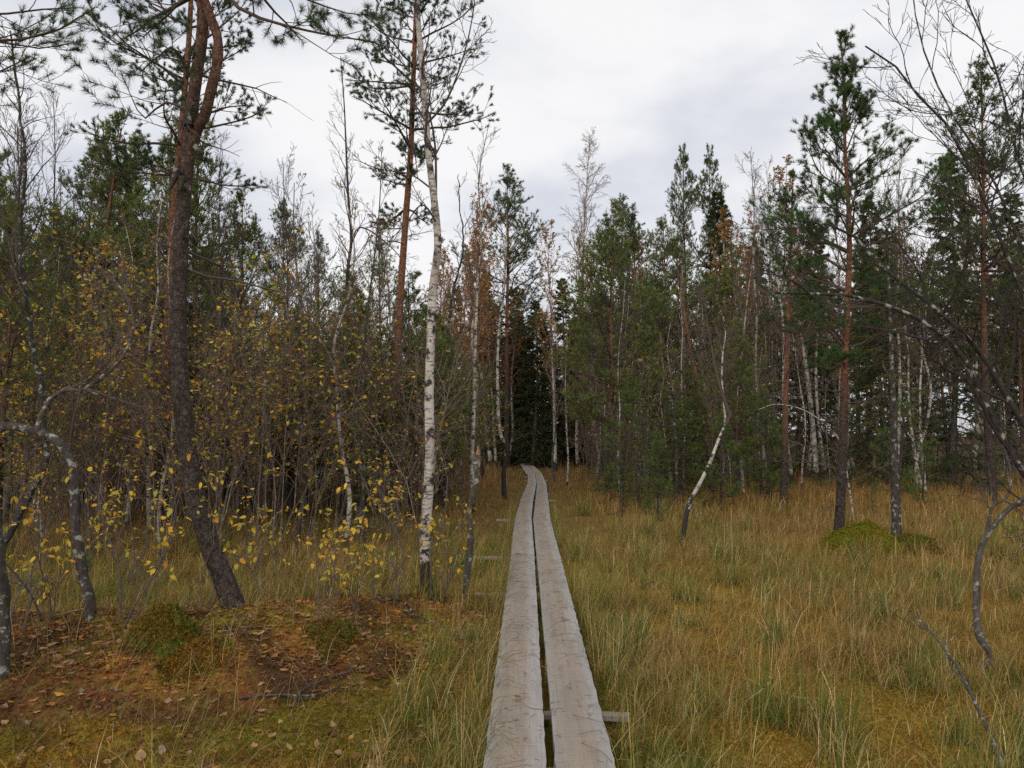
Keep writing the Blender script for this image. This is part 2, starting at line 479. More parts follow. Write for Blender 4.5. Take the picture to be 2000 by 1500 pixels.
def m_plank(name):
    """col.r = place across the plank (0..1), col.g = metres along, col.b = shade of this plank"""
    m, n, l, b = mat_base(name)
    a = n.new('ShaderNodeAttribute'); a.attribute_name = 'col'
    sep = n.new('ShaderNodeSeparateColor'); l.new(a.outputs['Color'], sep.inputs[0])
    tc = n.new('ShaderNodeTexCoord')
    def nz(scale, detail=5.0, rough=0.6, dist=0.0):
        cmb = n.new('ShaderNodeCombineXYZ')
        for i, sc in enumerate(scale[:2]):
            mu = n.new('ShaderNodeMath'); mu.operation = 'MULTIPLY'; mu.inputs[1].default_value = sc
            l.new(sep.outputs[i], mu.inputs[0]); l.new(mu.outputs[0], cmb.inputs[i])
        mu = n.new('ShaderNodeMath'); mu.operation = 'MULTIPLY'; mu.inputs[1].default_value = 37.0
        l.new(sep.outputs[2], mu.inputs[0]); l.new(mu.outputs[0], cmb.inputs[2])
        t = N_(n, 'ShaderNodeTexNoise', Scale=1.0, Detail=detail, Roughness=rough, Distortion=dist)
        l.new(cmb.outputs[0], t.inputs['Vector'])
        return t.outputs['Fac']
    grain = nz((26, 1.6), 6, 0.7)
    saw = nz((1.2, 70), 3, 0.6)
    stain = nz((3.0, 1.3), 5, 0.6, 0.4)
    knot = nz((4.0, 7.0), 3, 0.5, 0.6)
    crack = nz((40, 0.9), 4, 0.6)
    # worn tan middle against silver-grey edges
    cr = n.new('ShaderNodeValToRGB')
    e = cr.color_ramp.elements
    e[0].position = 0.0; e[0].color = (0.29, 0.27, 0.25, 1)
    e[1].position = 1.0; e[1].color = (0.34, 0.325, 0.31, 1)
    for p, c in ((0.22, (0.285, 0.24, 0.195, 1)), (0.6, (0.295, 0.24, 0.19, 1)), (0.8, (0.325, 0.30, 0.275, 1))):
        x = e.new(p); x.color = c
    wob = n.new('ShaderNodeMath'); wob.operation = 'MULTIPLY_ADD'; wob.inputs[1].default_value = 0.35
    sw = n.new('ShaderNodeMath'); sw.operation = 'SUBTRACT'; sw.inputs[1].default_value = 0.175
    l.new(stain, wob.inputs[0]); l.new(sep.outputs[0], wob.inputs[2]); l.new(wob.outputs[0], sw.inputs[0])
    l.new(sw.outputs[0], cr.inputs['Fac'])
    def rng_(src, a0, a1, b0, b1):
        r = N_(n, 'ShaderNodeMapRange'); r.inputs['From Min'].default_value = a0; r.inputs['From Max'].default_value = a1
        r.inputs['To Min'].default_value = b0; r.inputs['To Max'].default_value = b1
        l.new(src, r.inputs['Value']); return r.outputs[0]
    fac = [rng_(grain, 0.3, 0.7, 0.86, 1.10), rng_(saw, 0.3, 0.7, 0.90, 1.08), rng_(stain, 0.3, 0.7, 0.86, 1.10),
           rng_(knot, 0.62, 0.70, 1.0, 0.6), rng_(crack, 0.68, 0.72, 1.0, 0.5)]
    last = cr.outputs['Color']
    for f in fac:
        mul = n.new('ShaderNodeVectorMath'); mul.operation = 'SCALE'
        l.new(last, mul.inputs[0]); l.new(f, mul.inputs['Scale']); last = mul.outputs[0]
    l.new(last, b.inputs['Base Color'])
    b.inputs['Roughness'].default_value = 0.82
    b.inputs['Specular IOR Level'].default_value = 0.25
    ad = n.new('ShaderNodeMath'); ad.operation = 'ADD'
    l.new(grain, ad.inputs[0]); l.new(saw, ad.inputs[1])
    bp = N_(n, 'ShaderNodeBump', Strength=0.7, Distance=0.003)
    l.new(ad.outputs[0], bp.inputs['Height']); l.new(bp.outputs[0], b.inputs['Normal'])
    return m

def m_plates(name, scale=(40, 40, 17), fiss=0.10):
    m, n, l, b = mat_base(name)
    a = n.new('ShaderNodeAttribute'); a.attribute_name = 'col'
    tc = n.new('ShaderNodeTexCoord')
    nz0 = N_(n, 'ShaderNodeTexNoise', Scale=9.0, Detail=3.0)
    l.new(tc.outputs['Object'], nz0.inputs['Vector'])
    ad = n.new('ShaderNodeMixRGB'); ad.blend_type = 'ADD'; ad.inputs['Fac'].default_value = 0.11
    l.new(tc.outputs['Object'], ad.inputs['Color1']); l.new(nz0.outputs['Color'], ad.inputs['Color2'])
    mp = n.new('ShaderNodeMapping'); mp.inputs['Scale'].default_value = scale
    l.new(ad.outputs[0], mp.inputs['Vector'])
    vo = n.new('ShaderNodeTexVoronoi'); vo.feature = 'DISTANCE_TO_EDGE'; vo.inputs['Scale'].default_value = 1.0
    vc = n.new('ShaderNodeTexVoronoi'); vc.feature = 'F1'; vc.inputs['Scale'].default_value = 1.0
    l.new(mp.outputs[0], vo.inputs['Vector']); l.new(mp.outputs[0], vc.inputs['Vector'])
    r = n.new('ShaderNodeValToRGB'); r.color_ramp.elements[0].position = 0.0; r.color_ramp.elements[0].color = (0.68, 0.65, 0.64, 1)
    r.color_ramp.elements[1].position = fiss; r.color_ramp.elements[1].color = (1, 1, 1, 1)
    l.new(vo.outputs['Distance'], r.inputs['Fac'])
    sp_ = n.new('ShaderNodeSeparateColor'); l.new(vc.outputs['Color'], sp_.inputs[0])
    mr = N_(n, 'ShaderNodeMapRange'); mr.inputs['To Min'].default_value = 0.75; mr.inputs['To Max'].default_value = 1.3
    l.new(sp_.outputs[0], mr.inputs['Value'])
    nz = N_(n, 'ShaderNodeTexNoise', Scale=60.0, Detail=5.0, Roughness=0.7)
    l.new(tc.outputs['Object'], nz.inputs['Vector'])
    mr2 = N_(n, 'ShaderNodeMapRange'); mr2.inputs['From Min'].default_value = 0.3; mr2.inputs['From Max'].default_value = 0.7
    mr2.inputs['To Min'].default_value = 0.45; mr2.inputs['To Max'].default_value = 1.6
    l.new(nz.outputs['Fac'], mr2.inputs['Value'])
    big = N_(n, 'ShaderNodeTexNoise', Scale=1.0, Detail=6.0, Roughness=0.72)
    mpb = n.new('ShaderNodeMapping'); mpb.inputs['Scale'].default_value = (17, 17, 26)
    l.new(tc.outputs['Object'], mpb.inputs['Vector']); l.new(mpb.outputs[0], big.inputs['Vector'])
    mr3 = N_(n, 'ShaderNodeMapRange'); mr3.inputs['From Min'].default_value = 0.3; mr3.inputs['From Max'].default_value = 0.7
    mr3.inputs['To Min'].default_value = 0.35; mr3.inputs['To Max'].default_value = 1.6
    l.new(big.outputs['Fac'], mr3.inputs['Value'])
    last = a.outputs['Color']
    mm = n.new('ShaderNodeMixRGB'); mm.blend_type = 'MULTIPLY'; mm.inputs['Fac'].default_value = 1.0
    l.new(last, mm.inputs['Color1']); l.new(r.outputs['Color'], mm.inputs['Color2']); last = mm.outputs[0]
    for f in (mr, mr2, mr3):
        mul = n.new('ShaderNodeVectorMath'); mul.operation = 'SCALE'
        l.new(last, mul.inputs[0]); l.new(f.outputs[0], mul.inputs['Scale']); last = mul.outputs[0]
    # grey lichen flecks
    lz = N_(n, 'ShaderNodeTexNoise', Scale=22.0, Detail=5.0, Roughness=0.7); l.new(tc.outputs['Object'], lz.inputs['Vector'])
    lr = n.new('ShaderNodeValToRGB'); lr.color_ramp.elements[0].position = 0.60; lr.color_ramp.elements[0].color = (0, 0, 0, 1); lr.color_ramp.elements[1].position = 0.68
    lr.color_ramp.elements[1].color = (0.8, 0.8, 0.8, 1)
    l.new(lz.outputs['Fac'], lr.inputs['Fac'])
    mx = n.new('ShaderNodeMixRGB'); mx.inputs['Color2'].default_value = (0.17, 0.17, 0.135, 1)
    l.new(lr.outputs['Color'], mx.inputs['Fac']); l.new(last, mx.inputs['Color1']); last = mx.outputs[0]
    l.new(last, b.inputs['Base Color'])
    b.inputs['Roughness'].default_value = 0.9; b.inputs['Specular IOR Level'].default_value = 0.2
    sm = n.new('ShaderNodeMath'); sm.operation = 'MULTIPLY_ADD'; sm.inputs[1].default_value = 0.35
    l.new(nz.outputs['Fac'], sm.inputs[0]); l.new(r.outputs['Color'], sm.inputs[2])
    bp = N_(n, 'ShaderNodeBump', Strength=1.0, Distance=0.012)
    l.new(sm.outputs[0], bp.inputs['Height']); l.new(bp.outputs[0], b.inputs['Normal'])
    return m

M_NEEDLE = m_leaf('pine_needles', 0.38, 0.55, 0.3)
M_LEAF = m_leaf('autumn_leaves', 0.35, 0.5, 0.3)
M_GRASS = m_leaf('sedge_blades', 0.25, 0.6, 0.2)
M_MOSS = m_leaf('moss_sprigs', 0.2, 0.9, 0.05)
M_TWIG = m_bark('twig_bark', (40, 40, 40), 0.7, 1.3, 0.001)
M_PINE = m_plates('pine_bark')
M_LICHEN = m_bark('lichen_bark', (30, 30, 16), 0.5, 1.4, 0.01, 1.0, lichen=0.36, lich_col=(0.30, 0.31, 0.27))
M_DARKBARK = m_bark('dark_bark', (30, 30, 14), 0.5, 1.4, 0.006, 1.0, lichen=0.3, lich_col=(0.26, 0.26, 0.24))
M_BIRCH = m_birch('birch_bark')
M_BIRCHFAR = m_birch('birch_bark_far', (0.52, 0.48, 0.43), 0.0)
M_GROUND = m_ground('bog_ground')
M_PLANK = m_plank('weathered_plank')

# ------------------------------------------------------------------ ground
def ground_color(x, y):
    d = np.hypot(x, y)
    ochre = np.array([0.27, 0.155, 0.026]); green = np.array([0.115, 0.11, 0.018]); tan = np.array([0.16, 0.095, 0.032])
    red = np.array([0.145, 0.070, 0.030]); brown = np.array([0.055, 0.032, 0.016])
    a = sstep(0.35, 0.7, n2(x, y, 1.1, 31))[..., None]
    c = ochre * (1 - a) + green * a
    yl = (sstep(0.46, 0.62, n2(x, y, 0.9, 81)) * (x > 0.4))[..., None]
    c = c * (1 - yl) + np.array([0.29, 0.185, 0.032]) * yl
    lo_ = (sstep(-0.3, -0.9, x) * (1 - sstep(6, 8, y)))[..., None]
    c = c * (1 - 0.7 * lo_) + 0.7 * lo_ * (np.array([0.31, 0.165, 0.024]) * (1 - a) + np.array([0.21, 0.15, 0.022]) * a)
    dk0 = (0.6 * sstep(0.48, 0.72, n2(x, y, 4.3, 37)) * (x < -0.3))[..., None]
    c = c * (1 - dk0) + np.array([0.10, 0.055, 0.02]) * dk0
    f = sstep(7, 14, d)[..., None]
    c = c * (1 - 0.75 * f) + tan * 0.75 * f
    wob = 0.5 * (n2(x, y, 2.2, 41) - 0.5)
    mound = np.clip(bump(x, y, -2.75, 5.45, 2.3, 1.25, 1.6) + bump(x, y, -1.25, 6.6, 1.7, 1.35, 1.7), 0, 1)
    mound = sstep(0.25, 0.7, mound + wob)[..., None]
    rb = sstep(0.35, 0.65, n2(x, y, 3.1, 51))[..., None]
    gm = (0.8 * sstep(0.44, 0.62, n2(x, y, 2.3, 53)))[..., None]
    dk = (0.7 * sstep(0.5, 0.7, n2(x, y, 5.5, 57)))[..., None]
    mc = red * rb + np.array([0.30, 0.145, 0.036]) * (1 - rb)
    mc = mc * (1 - gm) + np.array([0.21, 0.155, 0.026]) * gm
    mc = mc * (1 - dk) + np.array([0.075, 0.042, 0.022]) * dk
    c = c * (1 - mound) + mc * mound
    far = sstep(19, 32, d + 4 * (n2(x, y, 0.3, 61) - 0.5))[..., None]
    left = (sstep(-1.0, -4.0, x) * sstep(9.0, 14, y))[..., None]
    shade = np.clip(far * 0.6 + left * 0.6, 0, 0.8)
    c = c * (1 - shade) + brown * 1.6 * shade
    return c

def build_ground():
    r = np.concatenate([[0.3, 0.8, 1.4], np.geomspace(1.9, 14, 240), np.geomspace(14.4, 60, 90), [75, 100, 150, 250, 450, 900]])
    fr = np.linspace(-radians(43), radians(43), 380)
    bk = np.linspace(radians(43), 2 * pi - radians(43), 60)[1:-1]
    th = np.concatenate([fr, bk])
    Rr, Th = np.meshgrid(r, th, indexing='ij')
    x, y = Rr * np.sin(Th), Rr * np.cos(Th)
    z = H(x, y)
    z = np.where(Rr > 80, z * 0.3, z)
    V = np.stack([x, y, z], -1).reshape(-1, 3)
    n, m = len(r), len(th)
    i = np.arange(n * m).reshape(n, m)
    Q = np.stack([i[:-1], np.roll(i, -1, 1)[:-1], np.roll(i, -1, 1)[1:], i[1:]], -1).reshape(-1, 4)[:, ::-1]
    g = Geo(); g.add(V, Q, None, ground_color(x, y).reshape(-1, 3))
    c0 = len(V)
    g.add([(0, 0, float(H(0, 0)))], None, None, (0.15, 0.1, 0.03))
    T = np.stack([i[0], np.roll(i[0], -1), np.full(m, c0)], -1)
    g.t.append(T[:, ::-1][:, [1, 0, 2]] if False else T)
    o = obj('ground', g.mesh('ground', M_GROUND, True))
    tag(o, 'mossy ochre and brown bog floor under the sedge', 'ground', kind='structure')
build_ground()

# ------------------------------------------------------------------ boardwalk
def plank(rngs, left, right, zoff, shade, parent, thick=0.055):
    """left, right: (N,3) edge polylines on the upper face"""
    n = max(14, int(np.linalg.norm(left[-1] - left[0]) / 0.08))
    A, B = smooth_path(left, n), smooth_path(right, n)
    s = np.concatenate([[0], np.cumsum(np.linalg.norm(np.diff((A + B) / 2, axis=0), axis=1))])
    A[:, :2] += rngs.normal(0, 0.0022, (n, 2)); B[:, :2] += rngs.normal(0, 0.0022, (n, 2))
    K = 7
    u = np.linspace(0, 1, K)
    ed = np.array([-0.006, 0, 0, 0, 0, 0, -0.006])
    top = A[:, None] * (1 - u[None, :, None]) + B[:, None] * u[None, :, None]
    nz = noise3(top[..., 0] * 9, top[..., 1] * 3, shade * 40)
    top[..., 2] += zoff + ed[None] + 0.004 * (nz - 0.5) + 0.012 * (noise3(s * 0.5, shade * 30, 2.2)[:, None] - 0.5)
    bot = np.stack([top[:, -1], top[:, 0]], 1).copy(); bot[..., 2] -= thick
    ring = np.concatenate([top, bot], 1)
    S = K + 2
    V = ring.reshape(-1, 3)
    c = np.empty((n, S, 3)); c[..., 0] = np.concatenate([u, [1, 0]])[None]; c[..., 1] = s[:, None]; c[..., 2] = shade
    i = np.arange(n * S).reshape(n, S)
    a, b = i[:-1], i[1:]
    Q = np.stack([a, b, np.roll(b, -1, 1), np.roll(a, -1, 1)], -1).reshape(-1, 4)[:, ::-1]
    g = Geo(); g.add(V, Q, None, c.reshape(-1, 3))
    for ring_i, flip in ((i[0], False), (i[-1], True)):
        T = np.stack([np.full(S - 2, ring_i[0]), ring_i[1:-1], ring_i[2:]], -1)
        g.t.append(T[:, ::-1] if not flip else T)
    return obj('plank', g.mesh('plank', M_PLANK, False), parent)

def beam(rngs, c, half, ang, parent, w=0.075, h=0.03):
    """rough cross bearer under the planks"""
    n = 9
    t = np.linspace(-half[0], half[1], n)
    d = np.array([math.cos(ang), math.sin(ang), 0.0]); e = np.array([-d[1], d[0], 0])
    prof = np.array([(-.5, -1), (.5, -1), (.5, -.12), (.38, 0), (-.38, 0), (-.5, -.12)])
    ring = c[None, None] + t[:, None, None] * d + (prof[:, 0] * w)[None, :, None] * e + (prof[:, 1] * h)[None, :, None] * np.array([0, 0, 1.0])
    ring = ring + rngs.normal(0, 0.003, ring.shape)
    i = np.arange(n * 6).reshape(n, 6)
    Q = np.stack([i[:-1], np.roll(i, -1, 1)[:-1], np.roll(i, -1, 1)[1:], i[1:]], -1).reshape(-1, 4)
    cc = np.empty((n, 6, 3)); cc[..., 0] = np.linspace(0.1, 0.3, 6)[None]; cc[..., 1] = t[:, None]; cc[..., 2] = rngs.random()
    g = Geo(); g.add(ring.reshape(-1, 3), Q, None, cc.reshape(-1, 3))
    for r_, f in ((i[0], 1), (i[-1], -1)):
        T = np.stack([np.full(4, r_[0]), r_[1:-1], r_[2:]], -1)[:, ::f]
        g.t.append(T)
    return obj('cross_beam', g.mesh('cross_beam', M_PLANK, False), parent)

def build_boardwalk():
    rg = np.random.default_rng(5)
    root = thing('boardwalk', 'weathered grey boardwalk two planks wide leading through the bog into the wood', 'boardwalk', (0, 0, 0))
    E = _edge
    def cut(e, y0, y1):
        ys = e[:, 1]
        pt = lambda y: np.array([np.interp(y, ys, e[:, 0]), y, BOARD_H])
        return np.vstack([pt(y0), pt(y1)])
    ymax = min(e[-1, 1] for e in E)
    jl = [-1.0, float(at_z(1000, 1083, BOARD_H)[1]), float(at_z(1000, 1011, BOARD_H)[1]), float(at_z(1000, 981, BOARD_H)[1]), float(at_z(1000, 942, BOARD_H)[1]), ymax]
    jr = [-0.6, float(at_z(1000, 1080, BOARD_H)[1]), float(at_z(1000, 1016, BOARD_H)[1]), float(at_z(1000, 944, BOARD_H)[1]), ymax]
    for k in range(len(jl) - 1):
        plank(rg, cut(E[0], jl[k] + 0.012, jl[k + 1] - 0.012), cut(E[1], jl[k] + 0.012, jl[k + 1] - 0.012), 0.012 * (k % 2), 0.13 + 0.21 * k, root)
    for k in range(len(jr) - 1):
        # mirrored so that the silver edge lies outward
        plank(rg, cut(E[2], jr[k] + 0.012, jr[k + 1] - 0.012), cut(E[3], jr[k] + 0.012, jr[k + 1] - 0.012), 0.012 * ((k + 1) % 2), 0.31 + 0.19 * k, root)
    # far section, turning to the left
    c = _far_c.copy(); c[0] = [BCX[-1] - 0.02, ymax + 0.02, BOARD_H]
    c = np.vstack([c, c[-1] + (c[-1] - c[-2]) * 0.8])
    for i, (o0, o1) in enumerate(((-0.29, -0.015), (0.015, 0.29))):
        off = np.array([1.0, 0.15, 0])
        plank(rg, c + off * o0, c + off * o1, 0.004, 0.77 + 0.1 * i, root)
    for px, py, l_, r_, side in ((1000, 1500, .25, .25, 0), (1180, 1388, .30, .44, 1), (980, 1157, .62, .30, -1), (1000, 1086, .80, .32, -1),
                                 (1004, 1013, .66, .30, -1), (1015, 976, .35, .5, 1), (1035, 930, .4, .4, 0)):
        y = at_z(px, py, BOARD_H - 0.06)[1]
        x = float(board_x(y))
        beam(rg, np.array([x, y, BOARD_H - 0.068]), (l_, r_), rg.normal(0, 0.05), root)
    for y in (0.4, 21.0, 27.0, 36.0, 42.0):
        beam(rg, np.array([float(board_x(y)), y, BOARD_H - 0.062]), (.36, .36), rg.normal(0, 0.05), root)
build_boardwalk()

# ------------------------------------------------------------------ tree builders (local space, base at the origin)
def trunk_part(rng, path, r0, r1, S=12, step=0.05, amp=0.05, flare=0.3, taper=1.0, detail=9.0, sink=0.12):
    path = np.asarray(path, float)
    ln = np.linalg.norm(np.diff(path, axis=0), axis=1).sum()
    first = path[0] - np.array([0, 0, sink])
    P = smooth_path(np.vstack([first, path]), max(6, int(ln / step)))
    s = np.concatenate([[0], np.cumsum(np.linalg.norm(np.diff(P, axis=0), axis=1))])
    u = s / s[-1]
    R = (r0 * (1 - u ** taper) + r1 * u ** taper) * (1 + flare * np.exp(-s / (r0 * 2.2)))
    if amp > 0.055: R = R * (0.82 + 0.36 * noise3(s * 8.0, rng.random() * 30, 4.4))
    V, Q = tubes(P[None], R[None], S); P0 = P
    ph0 = rng.random() * 40
    if amp:
        P = P + (amp > 0.055) * 0.8 * r0 * (np.stack([noise3(s * 7, 1.1, ph0), noise3(s * 7, 5.1, ph0), 0.5 + 0 * s], -1) - 0.5)
        C = np.repeat(P, S, axis=0)
        d = V - np.repeat(P0, S, axis=0)
        ph = rng.random() * 50
        q = nrm(d) * 1.6
        f = 1 + amp * 2 * (noise3(q[:, 0] * 1.4 + ph, q[:, 1] * 1.4, np.repeat(s, S) * detail) - 0.5) \
              + amp * 1.2 * (noise3(q[:, 0] * 3.5 + ph, q[:, 1] * 3.5, np.repeat(s, S) * detail * 3) - 0.5)
        V = C + d * f[:, None]
    return V, Q, P, R, np.repeat(u, S), np.repeat(s, S)

PINE_LO, PINE_HI = np.array([0.052, 0.040, 0.034]), np.array([0.19, 0.085, 0.047])

def pine_bark_col(u, z, lo_h, hi_h, mix=1.0):
    t = sstep(lo_h, hi_h, z)[:, None] * mix
    return PINE_LO * (1 - t) + PINE_HI * t

def pine(seed, path, r0, r1=0.012, crown=0.35, whorls=12, Lmax=1.0, nn=14, nl=0.055, nw=0.004, col=(0.045, 0.075, 0.022),
         per=4, sub=7, shoots=3, dead=8, S=10, step=0.08, amp=0.05, orange=(1.5, 3.5, 1.0), el=(60, 8), twig_end=0.003, extra=None, fan=1.0, dead_len=0.6, split=False):
    rng = np.random.default_rng(seed)
    tr, br, nd = Geo(), Geo(), Geo()
    V, Q, P, R, u, s = trunk_part(rng, path, r0, r1, S, step, amp)
    tr.add(V, Q, None, pine_bark_col(u, V[:, 2], orange[0], orange[1], orange[2]))
    n = len(P)
    # whorled branches
    fr = np.sort(np.clip(np.linspace(crown, 0.985, whorls) + rng.normal(0, 0.25 * (1 - crown) / whorls, whorls), 0, 0.99))
    fr = np.repeat(fr, per)
    keep = rng.random(len(fr)) > 0.12
    fr = fr[keep]
    f = fr * (n - 1); i = np.clip(f.astype(int), 0, n - 2); a = (f - i)[:, None]
    start = P[i] * (1 - a) + P[i + 1] * a
    dn = (1 - fr) / (1 - crown)                     # 0 at the top, 1 at the foot of the crown
    az = rng.random(len(fr)) * 2 * pi
    prof = np.minimum(1, 0.16 + 1.35 * dn) * (1 - 0.35 * np.clip((dn - 0.75) / 0.25, 0, 1))
    L = Lmax * prof * rng.uniform(0.55, 1.2, len(fr))
    e = np.radians(el[0] * (1 - dn) + el[1] * dn) + rng.normal(0, 0.16, len(fr))
    d = np.stack([np.cos(az) * np.cos(e), np.sin(az) * np.cos(e), np.sin(e)], -1)
    K = 8
    B = np.empty((len(fr), K, 3)); B[:, 0] = start
    for k in range(1, K):
        d = nrm(d + np.array([0, 0, 0.07]) * (k / K) + rng.normal(0, 0.09, d.shape))
        B[:, k] = B[:, k - 1] + d * (L / (K - 1))[:, None]
    limbs = []
    rb = np.minimum(0.006 + 0.016 * L, np.interp(fr, np.linspace(0, 1, n), R) * 0.55)
    RB = np.linspace(1, 0.25, K)[None] * rb[:, None]
    if extra:                                       # hand-placed branches: list of (path, radius)
        for pth, r_ in extra:
            q = smooth_path(pth, K)
            lm = Geo(); V, Q = tubes(q[None], np.linspace(1, 0.25, K)[None] * r_ * 1.05, 7); lm.add(V, Q, None, (0.075, 0.055, 0.042)); limbs.append(('limb', lm, M_TWIG, True))
            B = np.concatenate([B, q[None]]); RB = np.concatenate([RB, np.linspace(1, 0.25, K)[None] * r_])
    nb0 = len(dn)
    bg = [Geo() for _ in range(nb0)] if split else None
    def put_tubes(X, RX, S_, c_, own):
        V, Q = tubes(X, RX, S_)
        if not split: br.add(V, Q, None, c_); return
        K_ = X.shape[1]; V = V.reshape(len(X), -1, 3); q1 = tubes(X[:1], RX[:1], S_)[1]
        for j in range(len(X)):
            tgt = bg[own[j]] if own[j] < nb0 else lgeo[own[j] - nb0]
            tgt.add(V[j], q1, None, c_)
    lgeo = [x[1] for x in limbs]
    own = np.arange(len(B))
    put_tubes(B[:nb0], RB[:nb0], 5, (0.075, 0.055, 0.042), own)
    C, RC = grow(rng, B, RB, sub, 0.30, 0.97, 0.85, 0.2, lambda t, pl: pl * 0.42 * (1.15 - 0.75 * t) + 0.05, K=5, up=0.10, wander=0.10, rr=0.6, r_end=twig_end, flat=0.65)
    kp = np.repeat(np.concatenate([dn, np.ones(len(B) - len(dn))]), sub)
    kp = rng.random(len(kp)) < 0.22 + 0.78 * np.minimum(1, kp * 1.9)
    C, RC = C[kp], RC[kp]
    own = np.repeat(own, sub)[kp]
    put_tubes(C, RC, 3, (0.085, 0.062, 0.048), own)
    Dd, RD = grow(rng, C, RC, shoots, 0.35, 0.98, 0.7, 0.25, lambda t, pl: 0.09 + 0.22 * pl, K=3, up=0.25, wander=0.08, rr=0.8, r_end=twig_end * 0.8)
    put_tubes(Dd, RD, 3, (0.09, 0.066, 0.042), np.repeat(own, shoots))
    # needles on the side shoots, on branch tips and on the leader
    def tip(X, ln):
        e_ = X[:, -1]; d_ = nrm(X[:, -1] - X[:, -2])
        return e_ - d_ * ln * 0.7, e_ + d_ * ln * 0.3
    sa, sb = [Dd[:, 0] * 0.4 + Dd[:, -1] * 0.6], [Dd[:, -1] * 1.15 - Dd[:, 0] * 0.15]
    for X, ln in ((C, 0.16), (B, 0.2)):
        a_, b_ = tip(X, ln); sa.append(a_); sb.append(b_)
    top = P[-1]
    sa.append(np.array([top - [0, 0, 0.25]])); sb.append(np.array([top + [0, 0, 0.12]]))
    V, T, c = needles(rng, np.concatenate(sa), np.concatenate(sb), nn, nl, nw, col, 0.9 * fan)
    nd.add(V, None, T, c)
    # dead bare sticks below the crown
    if dead:
        t = rng.uniform(0.25 * crown, crown, dead) if crown > 0.1 else rng.uniform(0.02, 0.2, dead)
        ii = (t * (n - 1)).astype(int)
        az = rng.random(dead) * 2 * pi
        L = dead_len * rng.uniform(0.3, 1.2, dead)
        d = np.stack([np.cos(az), np.sin(az), rng.normal(0.05, 0.25, dead)], -1)
        X = np.empty((dead, 6, 3)); X[:, 0] = P[ii]
        for k in range(1, 6):
            d = nrm(d + rng.normal(0, 0.14, d.shape) + np.array([0, 0, -0.03])); X[:, k] = X[:, k - 1] + d * (L / 5)[:, None]
        RX = np.linspace(1, 0.2, 6)[None] * (0.004 + 0.008 * L)[:, None]
        nb0 += dead
        if split: bg += [Geo() for _ in range(dead)]; lgeo = []
        own = np.arange(dead) + nb0 - dead
        put_tubes(X, RX, 4, (0.08, 0.068, 0.06), own)
        Y, RY = grow(rng, X, RX, 5, 0.3, 0.98, 0.8, 0.2, lambda t, pl: pl * 0.35, K=4, wander=0.16, r_end=twig_end * 0.7)
        put_tubes(Y, RY, 3, (0.085, 0.073, 0.064), np.repeat(own, 5))
    return [('trunk', tr, M_PINE, True), ('branchwork', br, M_TWIG, False), ('crown', nd, M_NEEDLE, False)] + limbs + [('branch', x, M_TWIG, False) for x in (bg or [])]

def birch_trunk_col(rng, V, s, dark_h):
    w = sstep(dark_h * 0.3, dark_h, s)
    return np.stack([w, w, w], -1)

